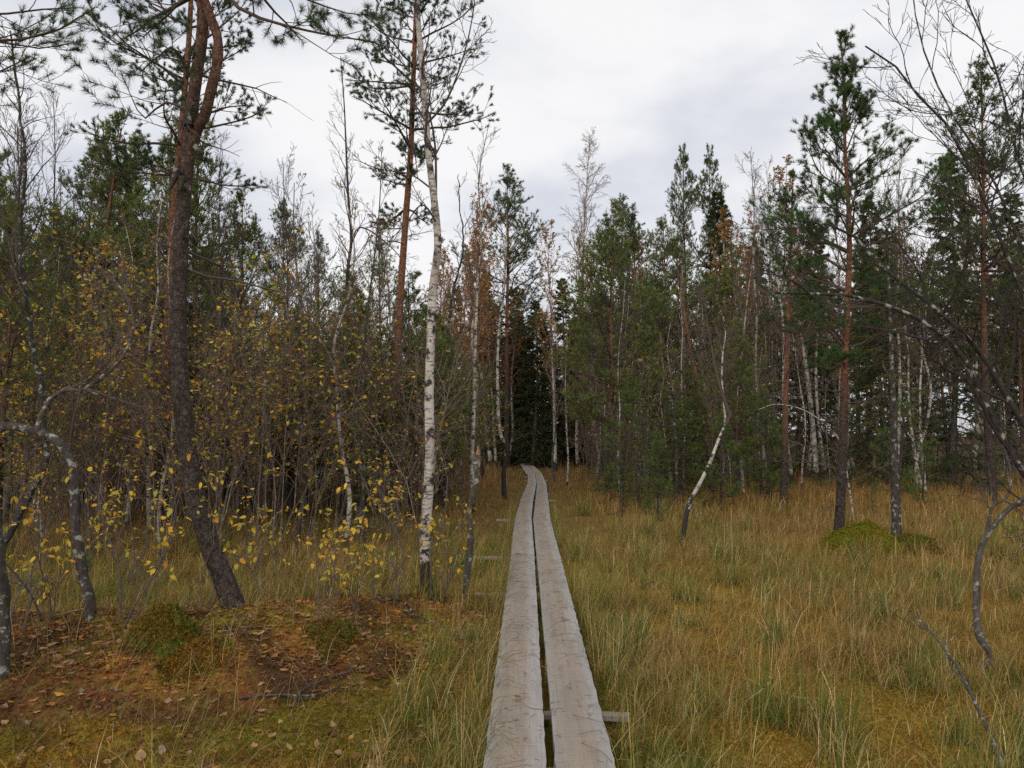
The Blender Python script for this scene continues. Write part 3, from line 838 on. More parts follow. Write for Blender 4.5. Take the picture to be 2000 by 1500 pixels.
def bare(seed, path, r0, r1=0.006, crown=0.3, n1=22, L1=1.0, a1=0.75, n2_=7, n3=4, up=0.06, twig_end=0.0022, S=9, step=0.06, amp=0.04,
         mat=None, dark_h=0.8, twig_col=(0.085, 0.065, 0.057), leaf=0, leaf_size=0.05, leaf_cols=YELLOW, leaf_w=(3, 2, 1, 2, 1), extra=None,
         wander=0.13, trunk_col=(0.07, 0.058, 0.05), flare=0.3, prof=0.75, droop=0.0, sinkz=0.12, detail=9.0, taper=1.0, leaf_t=0.0, sub_len=0.5):
    rng = np.random.default_rng(seed)
    tr, br, lf = Geo(), Geo(), Geo()
    V, Q, P, R, u, s = trunk_part(rng, path, r0, r1, S, step, amp, flare=flare, sink=sinkz, detail=detail, taper=taper)
    mat = mat or M_DARKBARK
    if mat in (M_BIRCH, M_BIRCHFAR):
        tr.add(V, Q, None, birch_trunk_col(rng, V, s, dark_h))
    else:
        tr.add(V, Q, None, trunk_col)
    ln = np.linalg.norm(np.diff(P, axis=0), axis=1).sum()
    Bs, limbs = [], []
    if n1:
        B, RB = grow(rng, P[None], R[None], n1, crown, 0.98, a1, 0.15, lambda t, pl: L1 * (1.12 - prof * (t - crown) / (1 - crown)) + 0 * pl, K=8, up=up,
                     wander=wander, rr=0.5, r_end=twig_end)
        Bs.append((B, RB))
    for pth, r_ in (extra or []):
        q = smooth_path(pth, 14)
        V, Q = tubes(q[None], (np.linspace(1, 0.3, 14) * r_)[None], 7)
        lm = Geo(); lm.add(V, Q, None, np.asarray(twig_col) * 1.0); limbs.append(('limb', lm, mat if mat is M_LICHEN else M_TWIG, True))
        B, RB = grow(rng, q[None], (np.linspace(1, 0.3, 14) * r_)[None], 9, 0.2, 0.99, 0.7, 0.2, lambda t, pl: pl * 0.4 * (1.1 - 0.6 * t), K=8, up=up * 0.6,
                     wander=wander, rr=0.6, r_end=twig_end)
        Bs.append((B, RB))
    tips = []
    if Bs:
        B = np.concatenate([b for b, _ in Bs]); RB = np.concatenate([r for _, r in Bs])
        V, Q = tubes(B, RB, 5); br.add(V, Q, None, twig_col)
        C, RC = grow(rng, B, RB, n2_, 0.22, 0.98, 0.65, 0.2, lambda t, pl: pl * sub_len * (1.1 - 0.7 * t), K=6, up=up - droop * 0.5, wander=wander, rr=0.6, r_end=twig_end)
        V, Q = tubes(C, RC, 3); br.add(V, Q, None, twig_col)
        tips = [C]
        if n3:
            D, RD = grow(rng, C, RC, n3, 0.2, 0.98, 0.6, 0.2, lambda t, pl: pl * 0.5 * (1.1 - 0.6 * t), K=4, up=up - droop, wander=wander, rr=0.7, r_end=twig_end)
            V, Q = tubes(D, RD, 3); br.add(V, Q, None, twig_col)
            tips.append(D)
    parts = [('trunk', tr, mat, True)]
    if Bs: parts.append(('crown', br, M_TWIG, False))
    parts += limbs
    if leaf and tips:
        pts = np.concatenate([X[:, k] for X in tips for k in range(1, X.shape[1])])
        if leaf_t: pts = pts[pts[:, 2] > np.quantile(pts[:, 2], leaf_t)] if leaf_t > 0 else pts[pts[:, 2] < np.quantile(pts[:, 2], 1 + leaf_t)]
        pts = pts[rng.choice(len(pts), min(leaf, len(pts)), replace=False)]
        V, T, c = leaves(rng, pts, np.full(len(pts), leaf_size), pick(rng, leaf_cols, leaf_w, len(pts)))
        lf.add(V, None, T, c)
        parts.append(('foliage', lf, M_LEAF, False))
    return parts

def spruce(seed, h, r0, Lmax, n_br=70, nn=9, nl=0.035, nw=0.006, col=(0.075, 0.095, 0.034), base=0.08, sub=8, hang=0.22, step=0.25, S=7, lean=0.02, shoots=1):
    rng = np.random.default_rng(seed)
    tr, br, nd = Geo(), Geo(), Geo()
    path = [(0, 0, 0), (rng.normal(0, lean) * h, rng.normal(0, lean) * h, h * 0.5), (rng.normal(0, lean) * h, rng.normal(0, lean) * h, h)]
    V, Q, P, R, u, s = trunk_part(rng, path, r0, 0.012, S, step, 0.04)
    tr.add(V, Q, None, (0.055, 0.046, 0.042))
    n = len(P)
    fr = base + (0.985 - base) * np.linspace(0, 1, n_br) ** 0.9
    f = fr * (n - 1); i = np.clip(f.astype(int), 0, n - 2); a = (f - i)[:, None]
    start = P[i] * (1 - a) + P[i + 1] * a
    dn = (1 - fr) / (1 - base)
    az = np.arange(n_br) * 2.399 + rng.normal(0, 0.4, n_br)
    L = Lmax * (0.06 + 0.94 * dn ** 0.8) * rng.uniform(0.6, 1.12, n_br)
    e = np.radians(35 * (1 - dn) - 12 * dn)
    d = np.stack([np.cos(az) * np.cos(e), np.sin(az) * np.cos(e), np.sin(e)], -1)
    K = 8; B = np.empty((n_br, K, 3)); B[:, 0] = start
    for k in range(1, K):
        g = -0.10 if k < 5 else 0.12
        d = nrm(d + np.array([0, 0, g]) + rng.normal(0, 0.06, d.shape)); B[:, k] = B[:, k - 1] + d * (L / (K - 1))[:, None]
    RB = np.linspace(1, 0.2, K)[None] * (0.004 + 0.012 * L)[:, None]
    V, Q = tubes(B, RB, 4); br.add(V, Q, None, (0.055, 0.042, 0.034))
    C, RC = grow(rng, B, RB, sub, 0.2, 0.98, 0.9, 0.15, lambda t, pl: pl * 0.38 * (1.1 - 0.7 * t) + 0.06, K=5, up=-hang, wander=0.07, r_end=0.003, flat=0.75)
    V, Q = tubes(C, RC, 3); br.add(V, Q, None, (0.055, 0.042, 0.03))
    segA, segB = [], []
    for X, k0 in ((C, 0), (B, 3)):
        for k in range(k0, X.shape[1] - 1):
            segA.append(X[:, k]); segB.append(X[:, k + 1])
    V, T, c = needles(rng, np.concatenate(segA), np.concatenate(segB), nn, nl, nw, col, 0.85, 0.22)
    nd.add(V, None, T, c)
    return [('trunk', tr, M_DARKBARK, True), ('branchwork', br, M_TWIG, False), ('crown', nd, M_NEEDLE, False)]

def shrub(seed, h=2.6, stems=6, spread=0.35, n1=9, n2_=5, n3=0, leaf=60, leaf_size=0.05, leaf_w=(3, 2, 1.5, 2, 1), twig_end=0.0022, col=(0.060, 0.046, 0.040), r0=0.014,
          leaf_cols=YELLOW, base_r=0.15, wander=0.11, leaf_t=0.0, split=False):
    rng = np.random.default_rng(seed)
    st, br, lf = Geo(), Geo(), Geo()
    K = 9
    X = np.empty((stems, K, 3))
    az = rng.random(stems) * 2 * pi
    X[:, 0] = np.stack([np.cos(az) * base_r * rng.random(stems), np.sin(az) * base_r * rng.random(stems), np.full(stems, -0.08)], -1)
    d = nrm(np.stack([np.cos(az) * spread, np.sin(az) * spread, np.ones(stems)], -1))
    L = h * rng.uniform(0.65, 1.08, stems)
    for k in range(1, K):
        d = nrm(d + rng.normal(0, wander, d.shape) + np.array([0, 0, 0.06])); X[:, k] = X[:, k - 1] + d * (L / (K - 1))[:, None]
    RX = np.linspace(1, 0.25, K)[None] * (r0 * rng.uniform(0.6, 1.15, stems))[:, None]
    V, Q = tubes(X, RX, 6); st.add(V, Q, None, np.repeat(np.asarray(col)[None] * rng.uniform(0.75, 1.5, (stems, 1)), K * 6, axis=0))
    B, RB = grow(rng, X, RX, n1, 0.22, 0.98, 0.65, 0.2, lambda t, pl: pl * 0.34 * (1.15 - 0.75 * t), K=6, up=0.05, wander=0.13, rr=0.6, r_end=twig_end)
    V, Q = tubes(B, RB, 4); br.add(V, Q, None, col)
    C, RC = grow(rng, B, RB, n2_, 0.2, 0.98, 0.65, 0.2, lambda t, pl: pl * 0.5 * (1.1 - 0.6 * t), K=4, up=0.04, wander=0.14, rr=0.7, r_end=twig_end)
    V, Q = tubes(C, RC, 3); br.add(V, Q, None, col)
    tips = [B, C]
    if n3:
        D, RD = grow(rng, C, RC, n3, 0.2, 0.98, 0.6, 0.2, lambda t, pl: pl * 0.5, K=3, up=0.03, wander=0.14, rr=0.8, r_end=twig_end)
        V, Q = tubes(D, RD, 3); br.add(V, Q, None, col); tips.append(D)
    parts = [('stem_cluster', st, M_DARKBARK, True), ('twigwork', br, M_TWIG, False)]
    if split:
        parts = []
        for j in range(stems):
            g = Geo()
            for X_, R_x, S_, m_ in ((X, RX, 6, 1), (B, RB, 4, n1), (C, RC, 3, n1 * n2_)):
                V, Q = tubes(X_[j * m_:(j + 1) * m_], R_x[j * m_:(j + 1) * m_], S_); g.add(V, Q, None, col)
            parts.append(('stem', g, M_TWIG, False))
    pts = np.concatenate([T_[:, k] for T_ in tips for k in range(1, T_.shape[1])])
    if leaf_t: pts = pts[pts[:, 2] > leaf_t * h]
    if leaf:
        pts = pts[rng.choice(len(pts), min(leaf, len(pts)), replace=False)]
        V, T, c = leaves(rng, pts, np.full(len(pts), leaf_size), pick(rng, leaf_cols, leaf_w, len(pts)))
        lf.add(V, None, T, c); parts.append(('foliage', lf, M_LEAF, False))
    return parts, pts, C

def bake(parts):
    return [(nm, g.mesh(nm, m, sm)) for nm, g, m, sm in parts if not g.empty()]

def plant(name, label, cat, baked, loc, group=None, rz=0.0, sc=1.0):
    t = thing(name, label, cat, loc, group, rz, sc)
    for nm, me in baked:
        obj(nm, me, t)
    return t

def px_path(pts, Y, base, dy=None):
    """photo points -> local trunk path at depth Y, depths drifting a little"""
    out = []
    for k, (px, py) in enumerate(pts):
        y = Y + (dy[k] if dy is not None else 0.0)
        out.append(at(px, py, y) - base)
    return np.array(out)

# ================================================================== trees that can be told apart, near ones first
def hero_pine(pts, base_px, label, seed, dy=None, Y=None, extra=None, **kw):
    base = ground_at(*base_px) if Y is None else on_ground(at(base_px[0], 900, Y)[0], Y)
    path = px_path(pts, base[1], base, dy)
    path[0] = 0
    ex = [(px_path(p, base[1], base, d_), r) for p, d_, r in (extra or [])]
    return plant('pine_tree', label, 'pine tree', bake(pine(seed, path, extra=ex, **kw)), base), base

def hero_bare(pts, base_px, label, seed, dy=None, Y=None, extra=None, name='birch_tree', cat='birch tree', **kw):
    base = ground_at(*base_px) if Y is None else on_ground(at(base_px[0], 900, Y)[0], Y)
    path = px_path(pts, base[1], base, dy)
    path[0] = 0
    ex = [(px_path(p, base[1], base, d_), r) for p, d_, r in (extra or [])]
    return plant(name, label, cat, bake(bare(seed, path, extra=ex, **kw)), base), base

# --- the big leaning pine on the left, forking above
tA, bA = hero_pine([(455, 1185), (428, 1110), (395, 1020), (372, 920), (357, 800), (350, 700), (349, 600), (353, 480), (359, 380), (369, 285), (377, 200), (388, 120), (396, 50), (394, -40), (398, -180), (405, -420)],
          (455, 1185), 'thick leaning pine with dark scaly trunk that forks high up, left foreground', 101,
          split=True, r0=0.074, r1=0.026, crown=0.74, whorls=8, per=3, Lmax=1.5, nn=110, nl=0.07, nw=0.0033, sub=5, shoots=2, dead=9, dead_len=1.0, S=30, step=0.016, amp=0.055, orange=(2.4, 5.0, 0.4),
          col=(0.062, 0.095, 0.038), twig_end=0.0022, el=(50, -5),
          extra=[([(425, -60), (450, 2), (507, 35), (560, 50), (640, 68), (720, 80)], [0, -.2, -.4, -.6, -.8, -1.0], 0.016),
                 ([(425, -60), (520, -20), (605, 0), (660, 22), (715, 30)], [0, .2, .3, .4, .4], 0.013),
                 ([(372, 150), (340, 95), (310, 110), (280, 135)], [0, -.2, -.4, -.5], 0.014),
                 ([(368, 215), (320, 200), (280, 230), (240, 150)], [0, .2, .4, .5], 0.010)])
_p = px_path([(366, 330), (378, 268), (398, 225), (415, 168), (426, 108), (420, 52), (402, 8), (380, -40), (372, -120), (380, -300)], bA[1], bA, [0, -.02, -.06, -.08, -.08, -.06, -.1, -.14, -.2, -.2])
_g = Geo(); V, Q, P_, R_, u_, s_ = trunk_part(np.random.default_rng(3), _p, 0.042, 0.024, 22, 0.016, 0.06, flare=0.0, sink=0)
_g.add(V, Q, None, pine_bark_col(u_, V[:, 2], 2.2, 4.8, 0.55)); obj('forked_stem', _g.mesh('forked_stem', M_PINE, True), tA)
# old branch stubs and witches' growth on the trunk
_rs = np.random.default_rng(8)
for (x0, y0, x1, y1) in ((368, 245, 378, 200), (345, 330, 330, 372), (356, 345, 352, 372), (381, 285, 398, 300), (362, 365, 372, 372)):
    q = px_path([(x0, y0), ((x0 + x1) / 2 + _rs.normal(0, 3), (y0 + y1) / 2), (x1, y1)], bA[1] - 0.09, bA)
    _g = Geo(); q = smooth_path(q, 9); V, Q = tubes(q[None], np.linspace(0.03, 0.012, 9)[None] * _rs.uniform(0.8, 1.2, (1, 9)), 9)
    _g.add(V, Q, None, (0.05, 0.045, 0.035))
    obj('branch_stub', _g.mesh('branch_stub', M_DARKBARK, True), tA)

# --- the red-barked pine right behind it
hero_pine([(316, 1040), (318, 900), (324, 740), (330, 600), (338, 440), (350, 300), (360, 190), (370, 60), (375, -60), (378, -200)], (316, 1040),
          'slim pine with reddish bark standing right behind the leaning pine', 112,
          split=True, r0=0.085, r1=0.03, crown=0.56, whorls=12, per=4, Lmax=1.6, nn=85, nl=0.06, nw=0.006, sub=7, shoots=3, dead=14, dead_len=0.7, S=16, step=0.04, orange=(1.0, 3.0, 0.7), col=(0.050, 0.085, 0.036), el=(45, 0))

# --- the tall white birch near the path
hero_bare([(835, 1168), (830, 1080), (835, 980), (840, 880), (838, 780), (842, 650), (846, 560), (855, 480), (849, 400), (838, 310), (832, 230), (824, 130), (816, 30), (812, -60), (806, -200), (800, -330)], (835, 1168),
          'tall white birch with black patches standing left of the boardwalk', 121, dy=[0, 0, 0, 0, 0, .05, .1, .1, .1, .15, .2, .2, .2, .2, .3, .3],
          r0=0.053, r1=0.016, crown=0.52, n1=9, L1=0.8, a1=0.7, n2_=5, n3=3, S=24, step=0.02, amp=0.035, mat=M_BIRCH, dark_h=0.55, flare=0.35,
          extra=[([(835, 240), (870, 200), (905, 110), (925, 20), (928, -30)], [.15, .1, 0, -.1, -.1], 0.012), ([(843, 318), (862, 280), (880, 230), (887, 215)], [.15, .1, 0, 0], 0.008),
                 ([(852, 410), (845, 250), (800, 140), (745, 90), (700, 75)], [.1, .25, .3, .35, .4], 0.014), ([(856, 440), (825, 400), (790, 440), (760, 470)], [.1, -.1, -.2, -.3], 0.010),
                 ([(845, 370), (800, 340), (740, 330), (690, 310)], [.1, .3, .5, .6], 0.010), ([(848, 830), (800, 930), (760, 1010)], [0, -.2, -.4], 0.006)])

# --- the pine behind the birch
hero_pine([(768, 1020), (771, 850), (776, 700), (784, 550), (793, 420), (802, 300), (806, 190), (811, 60), (815, -60), (820, -200)], (768, 1020),
          'straight pine with orange bark and airy whorls just behind the tall white birch', 131,
          split=True, r0=0.082, r1=0.03, crown=0.50, whorls=14, per=4, Lmax=1.45, nn=85, nl=0.06, nw=0.006, sub=7, shoots=3, dead=16, dead_len=0.9, S=16, step=0.04, orange=(1.2, 3.0, 0.95), col=(0.052, 0.085, 0.034), el=(35, 2))

# --- broken birch snag beside the boardwalk
tS, bS = hero_bare([(908, 1176), (913, 1110), (917, 1040), (916, 1000), (922, 965), (931, 930), (932, 905), (933, 888)], (908, 1176), 'short broken birch snag with lichened bark and snapped top', 141,
          name='birch_snag', cat='snag', r0=0.034, r1=0.026, n1=0, S=18, step=0.015, amp=0.06, mat=M_LICHEN, trunk_col=(0.075, 0.065, 0.055), flare=0.15)
_g = Geo(); _q = px_path([(932, 912), (933, 895), (934, 872)], bS[1], bS); _q = smooth_path(_q, 8)
V, Q = tubes(_q[None], np.array([.027, .027, .026, .024, .021, .016, .010, .002])[None], 9)
V = V + np.random.default_rng(2).normal(0, 0.003, V.shape); _g.add(V, Q, None, (0.30, 0.17, 0.10)); obj('bare_wood', _g.mesh('bare_wood', M_TWIG, False), tS)

# --- the arched lichen birch on the left
hero_bare([(176, 1212), (163, 1130), (152, 1050), (147, 980), (141, 920), (122, 875), (90, 850), (50, 838), (0, 830), (-60, 820), (-140, 850)], (176, 1212),
          'lichen-covered birch arching over to the left edge', 151, dy=[0, 0, 0, 0, 0, 0, .05, .05, .1, .1, .1],
          r0=0.036, r1=0.022, crown=0.45, n1=5, L1=0.5, S=20, step=0.018, amp=0.09, mat=M_LICHEN, trunk_col=(0.06, 0.05, 0.045), flare=0.25,
          extra=[([(72, 842), (85, 800), (105, 772), (130, 760), (165, 762), (200, 735), (235, 705), (258, 660), (262, 625), (245, 575), (215, 540)], [.05, .05, .1, .1, .1, .15, .2, .2, .2, .2, .3], 0.020),
                 ([(165, 762), (210, 775), (260, 790), (300, 800)], [.1, .1, 0, 0], 0.009)])
hero_bare([(-10, 1105), (15, 1050), (45, 990), (80, 930), (92, 890), (85, 850), (82, 780), (60, 650), (40, 480), (50, 330), (35, 180), (20, 60)], (-10, 1105), 'dark leaning birch behind the arched birch at the left edge', 152,
          r0=0.042, r1=0.01, crown=0.45, n1=24, L1=1.2, mat=M_LICHEN, trunk_col=(0.045, 0.04, 0.036), S=14, step=0.03, amp=0.07, n2_=6, n3=3)
hero_bare([(6, 1312), (2, 1200), (-6, 1080), (-20, 900), (-60, 600)], (6, 1312), 'dark trunk cut by the left edge of the picture beside the red moss mound', 153,
          name='dead_tree', cat='dead tree', r0=0.042, r1=0.02, n1=4, crown=0.5, L1=0.7, mat=M_LICHEN, trunk_col=(0.05, 0.043, 0.036), S=18, step=0.02, amp=0.07)

# --- right of the path: the bent birch
hero_bare([(1334, 1066), (1338, 1020), (1348, 980), (1368, 942), (1388, 900), (1402, 862), (1416, 826), (1414, 790), (1410, 740), (1412, 690), (1417, 650), (1413, 618)], (1334, 1066),
          'bent birch with white upper trunk and dark foot on the right of the path', 161,
          r0=0.041, r1=0.005, crown=0.62, n1=8, L1=0.7, S=18, step=0.025, amp=0.05, mat=M_BIRCH, dark_h=0.95, taper=0.8,
          extra=[([(1418, 828), (1427, 815), (1418, 790), (1402, 740), (1392, 690), (1383, 640), (1372, 570)], [0, -.03, -.03, 0, .05, .1, .1], 0.030), ([(1412, 782), (1395, 780), (1372, 775)], [0, 0, 0], 0.008)])
# --- the pine with the full crown on its moss hummock
hero_pine([(1637, 1062), (1643, 960), (1647, 850), (1650, 700), (1655, 600), (1659, 500), (1657, 400), (1651, 300), (1648, 200), (1645, 105)], (1637, 1062),
          'pine with full green crown and red trunk on the moss hummock', 171,
          split=True, r0=0.070, r1=0.012, crown=0.36, whorls=17, per=4, Lmax=1.3, nn=70, nl=0.068, nw=0.0055, sub=7, shoots=3, dead=18, dead_len=1.0, S=18, step=0.03, orange=(1.2, 3.0, 0.9), col=(0.070, 0.125, 0.036), el=(65, 10))
# --- the lichened spruce beside it
_b = ground_at(1752, 1058)
_sp = spruce(181, 4.3, 0.066, 0.75, n_br=34, nn=12, nl=0.03, nw=0.005, col=(0.125, 0.130, 0.022), base=0.40, sub=8, hang=0.12, step=0.04, S=16, lean=0.01)
_sp[0] = ('trunk', _sp[0][1], M_LICHEN, True)
plant('spruce_tree', 'scrubby yellow-green spruce with lichened trunk right of the moss hummock', 'spruce tree', bake(_sp), _b)
# --- crooked bare saplings at lower right
hero_bare([(1918, 1312), (1934, 1284), (1914, 1245), (1906, 1180), (1908, 1110), (1920, 1060), (1945, 1022), (1975, 990), (2010, 965), (2060, 900)], (1918, 1312), 'crooked grey birch sapling rising from the sedge at lower right', 191,
          r0=0.024, r1=0.014, crown=0.7, n1=4, L1=0.5, S=14, step=0.015, amp=0.10, mat=M_LICHEN, trunk_col=(0.085, 0.075, 0.066), flare=0.1,
          extra=[([(1925, 1050), (1935, 1000), (1940, 985), (1962, 978), (1974, 950), (1970, 900), (1950, 850)], [0, 0, 0, 0, 0, .1, .2], 0.013)])
# --- the dark bare tree whose limbs sweep in from the right edge
def sweep():
    base = on_ground(3.75, 5.2)
    L_ = lambda pts, dy: px_path(pts, 5.2, base, dy)
    path = np.array([[0, 0, 0], [-.03, 0, .35], [-.05, .05, .8], [.02, .1, 1.4], [.1, .1, 2.2], [.15, .15, 3.2], [.2, .2, 4.4]])
    limbs = [([(2140, 1130), (2060, 1010), (2000, 925), (1955, 850), (1920, 780), (1885, 700), (1850, 660), (1800, 625), (1740, 600), (1680, 580), (1600, 574), (1515, 572)], 0.036),
             ([(2130, 960), (2050, 880), (1990, 815), (1930, 710), (1885, 655), (1830, 605), (1770, 560), (1740, 535), (1700, 500), (1655, 450), (1560, 430)], 0.034),
             ([(2150, 900), (2080, 760), (2030, 650), (1975, 520), (1935, 420), (1885, 310), (1855, 250), (1800, 195), (1740, 120), (1690, 90)], 0.024),
             ([(2150, 800), (2100, 600), (2030, 420), (1985, 300), (1950, 150), (1905, 40), (1860, -60)], 0.020),
             ([(2150, 860), (2060, 640), (1990, 470), (1930, 330), (1870, 240), (1815, 130), (1788, 30), (1780, -40)], 0.018),
             ([(2130, 760), (2010, 640), (1940, 590), (1880, 560), (1800, 605), (1770, 540)], 0.012),
             ([(2130, 1100), (2040, 1010), (1960, 950), (1900, 880), (1830, 850), (1780, 860)], 0.010)]
    dys = [np.linspace(0, v, 14) for v in (-.5, .2, -.2, .4, .1, .5, .7)]
    ex = [(L_(p, d_), r_ * 0.72) for (p, r_), d_ in zip(limbs, dys)]
    parts = bare(201, path, 0.085, 0.03, crown=0.3, n1=14, L1=1.3, n2_=7, n3=3, mat=M_LICHEN, trunk_col=(0.045, 0.04, 0.035), S=16, step=0.04, amp=0.06, extra=ex, twig_col=(0.040, 0.032, 0.030), wander=0.14, up=0.05, twig_end=0.0018, sub_len=0.55)
    plant('bare_tree', 'dark leafless tree whose crooked limbs sweep in from the right edge', 'bare tree', bake(parts), base)
sweep()
# --- pine whose boughs hang in at the top left corner
def corner_pine():
    base = on_ground(-6.0, 7.0)
    path = np.array([[0, 0, 0], [.05, 0, 1.5], [0, .1, 3.2], [.1, .1, 5.0], [.1, 0, 6.6]])
    ex = [(px_path(p, 7.0, base, np.linspace(0, d_, 8)), r_) for p, d_, r_ in (
        ([(-330, 60), (-150, 75), (-40, 80), (40, 78), (110, 60), (185, 15)], -.3, 0.022), ([(-320, 0), (-160, 20), (-20, 30), (60, 20), (150, 15)], .3, 0.02),
        ([(-330, 180), (-170, 170), (-50, 160), (20, 130), (60, 110)], .2, 0.018), ([(-330, 100), (-150, 90), (0, 82), (80, 95), (140, 85)], -.5, 0.015))]
    plant('pine_tree', 'pine whose tufted boughs hang into the top left corner', 'pine tree',
          bake(pine(211, path, 0.10, 0.02, split=True, crown=0.5, whorls=10, per=4, Lmax=1.3, nn=95, nl=0.065, nw=0.0036, sub=8, shoots=3, dead=6, S=14, step=0.05, col=(0.068, 0.105, 0.042), extra=ex)), base)
corner_pine()
# --- mid-distance single trees
hero_bare([(672, 985), (668, 800), (672, 640), (680, 520), (686, 470), (680, 380), (676, 290), (672, 200), (665, 110)], (672, 985), 'dark leafless birch with upswept twigs left of the tall white birch', 221, name='birch_tree',
          r0=0.07, r1=0.008, crown=0.42, n1=22, L1=1.1, a1=0.5, n2_=7, n3=4, mat=M_DARKBARK, trunk_col=(0.05, 0.043, 0.04), S=12, step=0.05, up=0.10,
          extra=[([(684, 480), (700, 445), (730, 455), (780, 500), (800, 540)], [0, -.1, -.2, -.2, -.3], 0.022)])
hero_bare([(492, 1000), (490, 880), (496, 800), (494, 720), (482, 640), (475, 560), (466, 490), (458, 430), (470, 330)], (492, 1000), 'thin wavering white birch between the leaning pine and the boardwalk', 222,
          r0=0.05, r1=0.006, crown=0.5, n1=16, L1=0.9, n2_=6, n3=3, mat=M_BIRCH, dark_h=0.5, S=12, step=0.05, leaf=60, leaf_size=0.05)
hero_bare([(922, 1000), (922, 900), (926, 780), (929, 650), (934, 540), (940, 450), (935, 350), (955, 240)], (922, 1000), 'slender white birch rising behind the broken snag', 223,
          r0=0.05, r1=0.006, crown=0.5, n1=18, L1=1.0, a1=0.5, n2_=7, n3=3, mat=M_BIRCH, dark_h=0.4, S=12, step=0.05, up=0.09)
hero_bare([(865, 1000), (872, 900), (868, 830), (880, 740), (876, 640), (888, 560), (905, 480), (898, 400), (895, 340)], (865, 1000), 'dark crooked tree between the white birch and the snag', 224, name='bare_tree', cat='bare tree',
          r0=0.055, r1=0.008, crown=0.4, n1=16, L1=0.9, n2_=6, n3=3, mat=M_LICHEN, trunk_col=(0.05, 0.042, 0.038), S=12, step=0.04, amp=0.07)
hero_bare([(985, 975), (984, 920), (990, 880), (978, 850), (972, 780), (974, 650), (985, 560), (990, 420)], (985, 975), 'reddish crooked sapling tree at the left edge of the path bend', 225,
          r0=0.06, r1=0.008, crown=0.45, n1=16, L1=1.0, n2_=6, n3=3, mat=M_BIRCHFAR, dark_h=2.0, S=10, step=0.06, leaf=90, leaf_size=0.06, leaf_w=(1, 1, .5, 3, 3))
hero_pine([(1530, 990), (1533, 900), (1534, 800), (1538, 680), (1542, 560), (1546, 430), (1548, 350)], (1530, 990), 'thin red pine with bare trunk left of the full-crowned pine', 226,
          r0=0.085, r1=0.012, crown=0.58, whorls=9, per=4, Lmax=1.0, nn=30, nl=0.065, nw=0.008, sub=6, dead=22, dead_len=1.1, S=10, step=0.08, orange=(0.8, 2.4, 0.8), col=(0.05, 0.075, 0.026))
hero_pine([(1405, 950), (1390, 890), (1372, 800), (1350, 690), (1338, 620), (1325, 540), (1320, 470)], (1405, 950), 'red-barked pine leaning left behind the bent birch', 227,
          r0=0.10, r1=0.015, crown=0.55, whorls=8, per=4, Lmax=1.2, nn=16, nl=0.07, nw=0.008, sub=6, dead=10, S=10, step=0.1, orange=(0.5, 2.0, 1.0), col=(0.05, 0.08, 0.028))
hero_bare([(1665, 905), (1640, 862), (1610, 828), (1580, 806), (1545, 793), (1510, 790), (1482, 800)], (1665, 930), 'thin pale birch bent over in a low arch behind the red pine', 228, Y=15.0,
          r0=0.02, r1=0.005, crown=0.5, n1=6, L1=0.4, n2_=4, n3=0, mat=M_BIRCHFAR, dark_h=0.1, S=8, step=0.05)
hero_bare([(1140, 935), (1139, 840), (1136, 700), (1138, 560), (1140, 460), (1146, 360), (1152, 262)], (1140, 905), 'tall pale leafless birch rising above the middle of the wood', 229, Y=42.0,
          r0=0.14, r1=0.01, crown=0.45, n1=46, L1=2.4, a1=0.5, n2_=9, n3=5, mat=M_BIRCHFAR, dark_h=0.5, S=8, step=0.3, twig_col=(0.21, 0.15, 0.11), twig_end=0.006, up=0.05, droop=0.2,
          leaf=700, leaf_size=0.10, leaf_cols=[(0.42, 0.22, 0.05), (0.35, 0.2, 0.08)], leaf_w=(2, 1), leaf_t=-0.6)

# ================================================================== prototypes for the wood
def wavy(seed, h, k=5, w=0.03):
    r = np.random.default_rng(seed)
    z = np.linspace(0, h, k)
    xy = np.cumsum(r.normal(0, w * h / k, (k, 2)), axis=0); xy[0] = 0
    return np.column_stack([xy, z])

PROTO = {}
PROTO['pine_dark'] = [(9.0, bake(pine(300 + i, wavy(300 + i, 9.0), 0.10, 0.012, crown=0.42 + 0.06 * i, whorls=17, per=5, Lmax=1.75, nn=16, nl=0.09, nw=0.016, sub=8, shoots=3, dead=12, S=7, step=0.3, col=(0.092, 0.125, 0.044), twig_end=0.004, orange=(2, 4.5, 0.9)))) for i in range(3)]
PROTO['pine_green'] = [(6.0, bake(pine(310 + i, wavy(310 + i, 6.0), 0.075, 0.01, crown=0.22 + 0.06 * i, whorls=15, per=5, Lmax=1.5, nn=16, nl=0.08, nw=0.013, sub=7, shoots=3, dead=10, S=7, step=0.3, col=(0.145, 0.180, 0.044), twig_end=0.004, orange=(1, 3, 0.9)))) for i in range(3)]
PROTO['spruce'] = [(11.0, bake(spruce(320 + i, 11.0, 0.13, 2.4, n_br=130, nn=14, nl=0.10, nw=0.028, base=0.04, sub=10))) for i in range(3)]
PROTO['birch_bare'] = [(10.0, bake(bare(330 + i, wavy(330 + i, 10.0, 7, 0.09), 0.085, 0.008, crown=0.38, n1=28, L1=1.7, a1=0.5, n2_=8, n3=4, mat=M_BIRCHFAR, dark_h=0.5, S=8, step=0.25, twig_col=(0.12, 0.085, 0.07), twig_end=0.0045, up=0.06, droop=0.1))) for i in range(3)]
PROTO['birch_dark'] = [(8.0, bake(bare(335 + i, wavy(335 + i, 8.0, 7, 0.10), 0.07, 0.006, crown=0.36, n1=26, L1=1.5, a1=0.5, n2_=8, n3=4, mat=M_DARKBARK, S=8, step=0.2, twig_col=(0.075, 0.055, 0.048), twig_end=0.0035, up=0.07, trunk_col=(0.075, 0.062, 0.055)))) for i in range(3)]
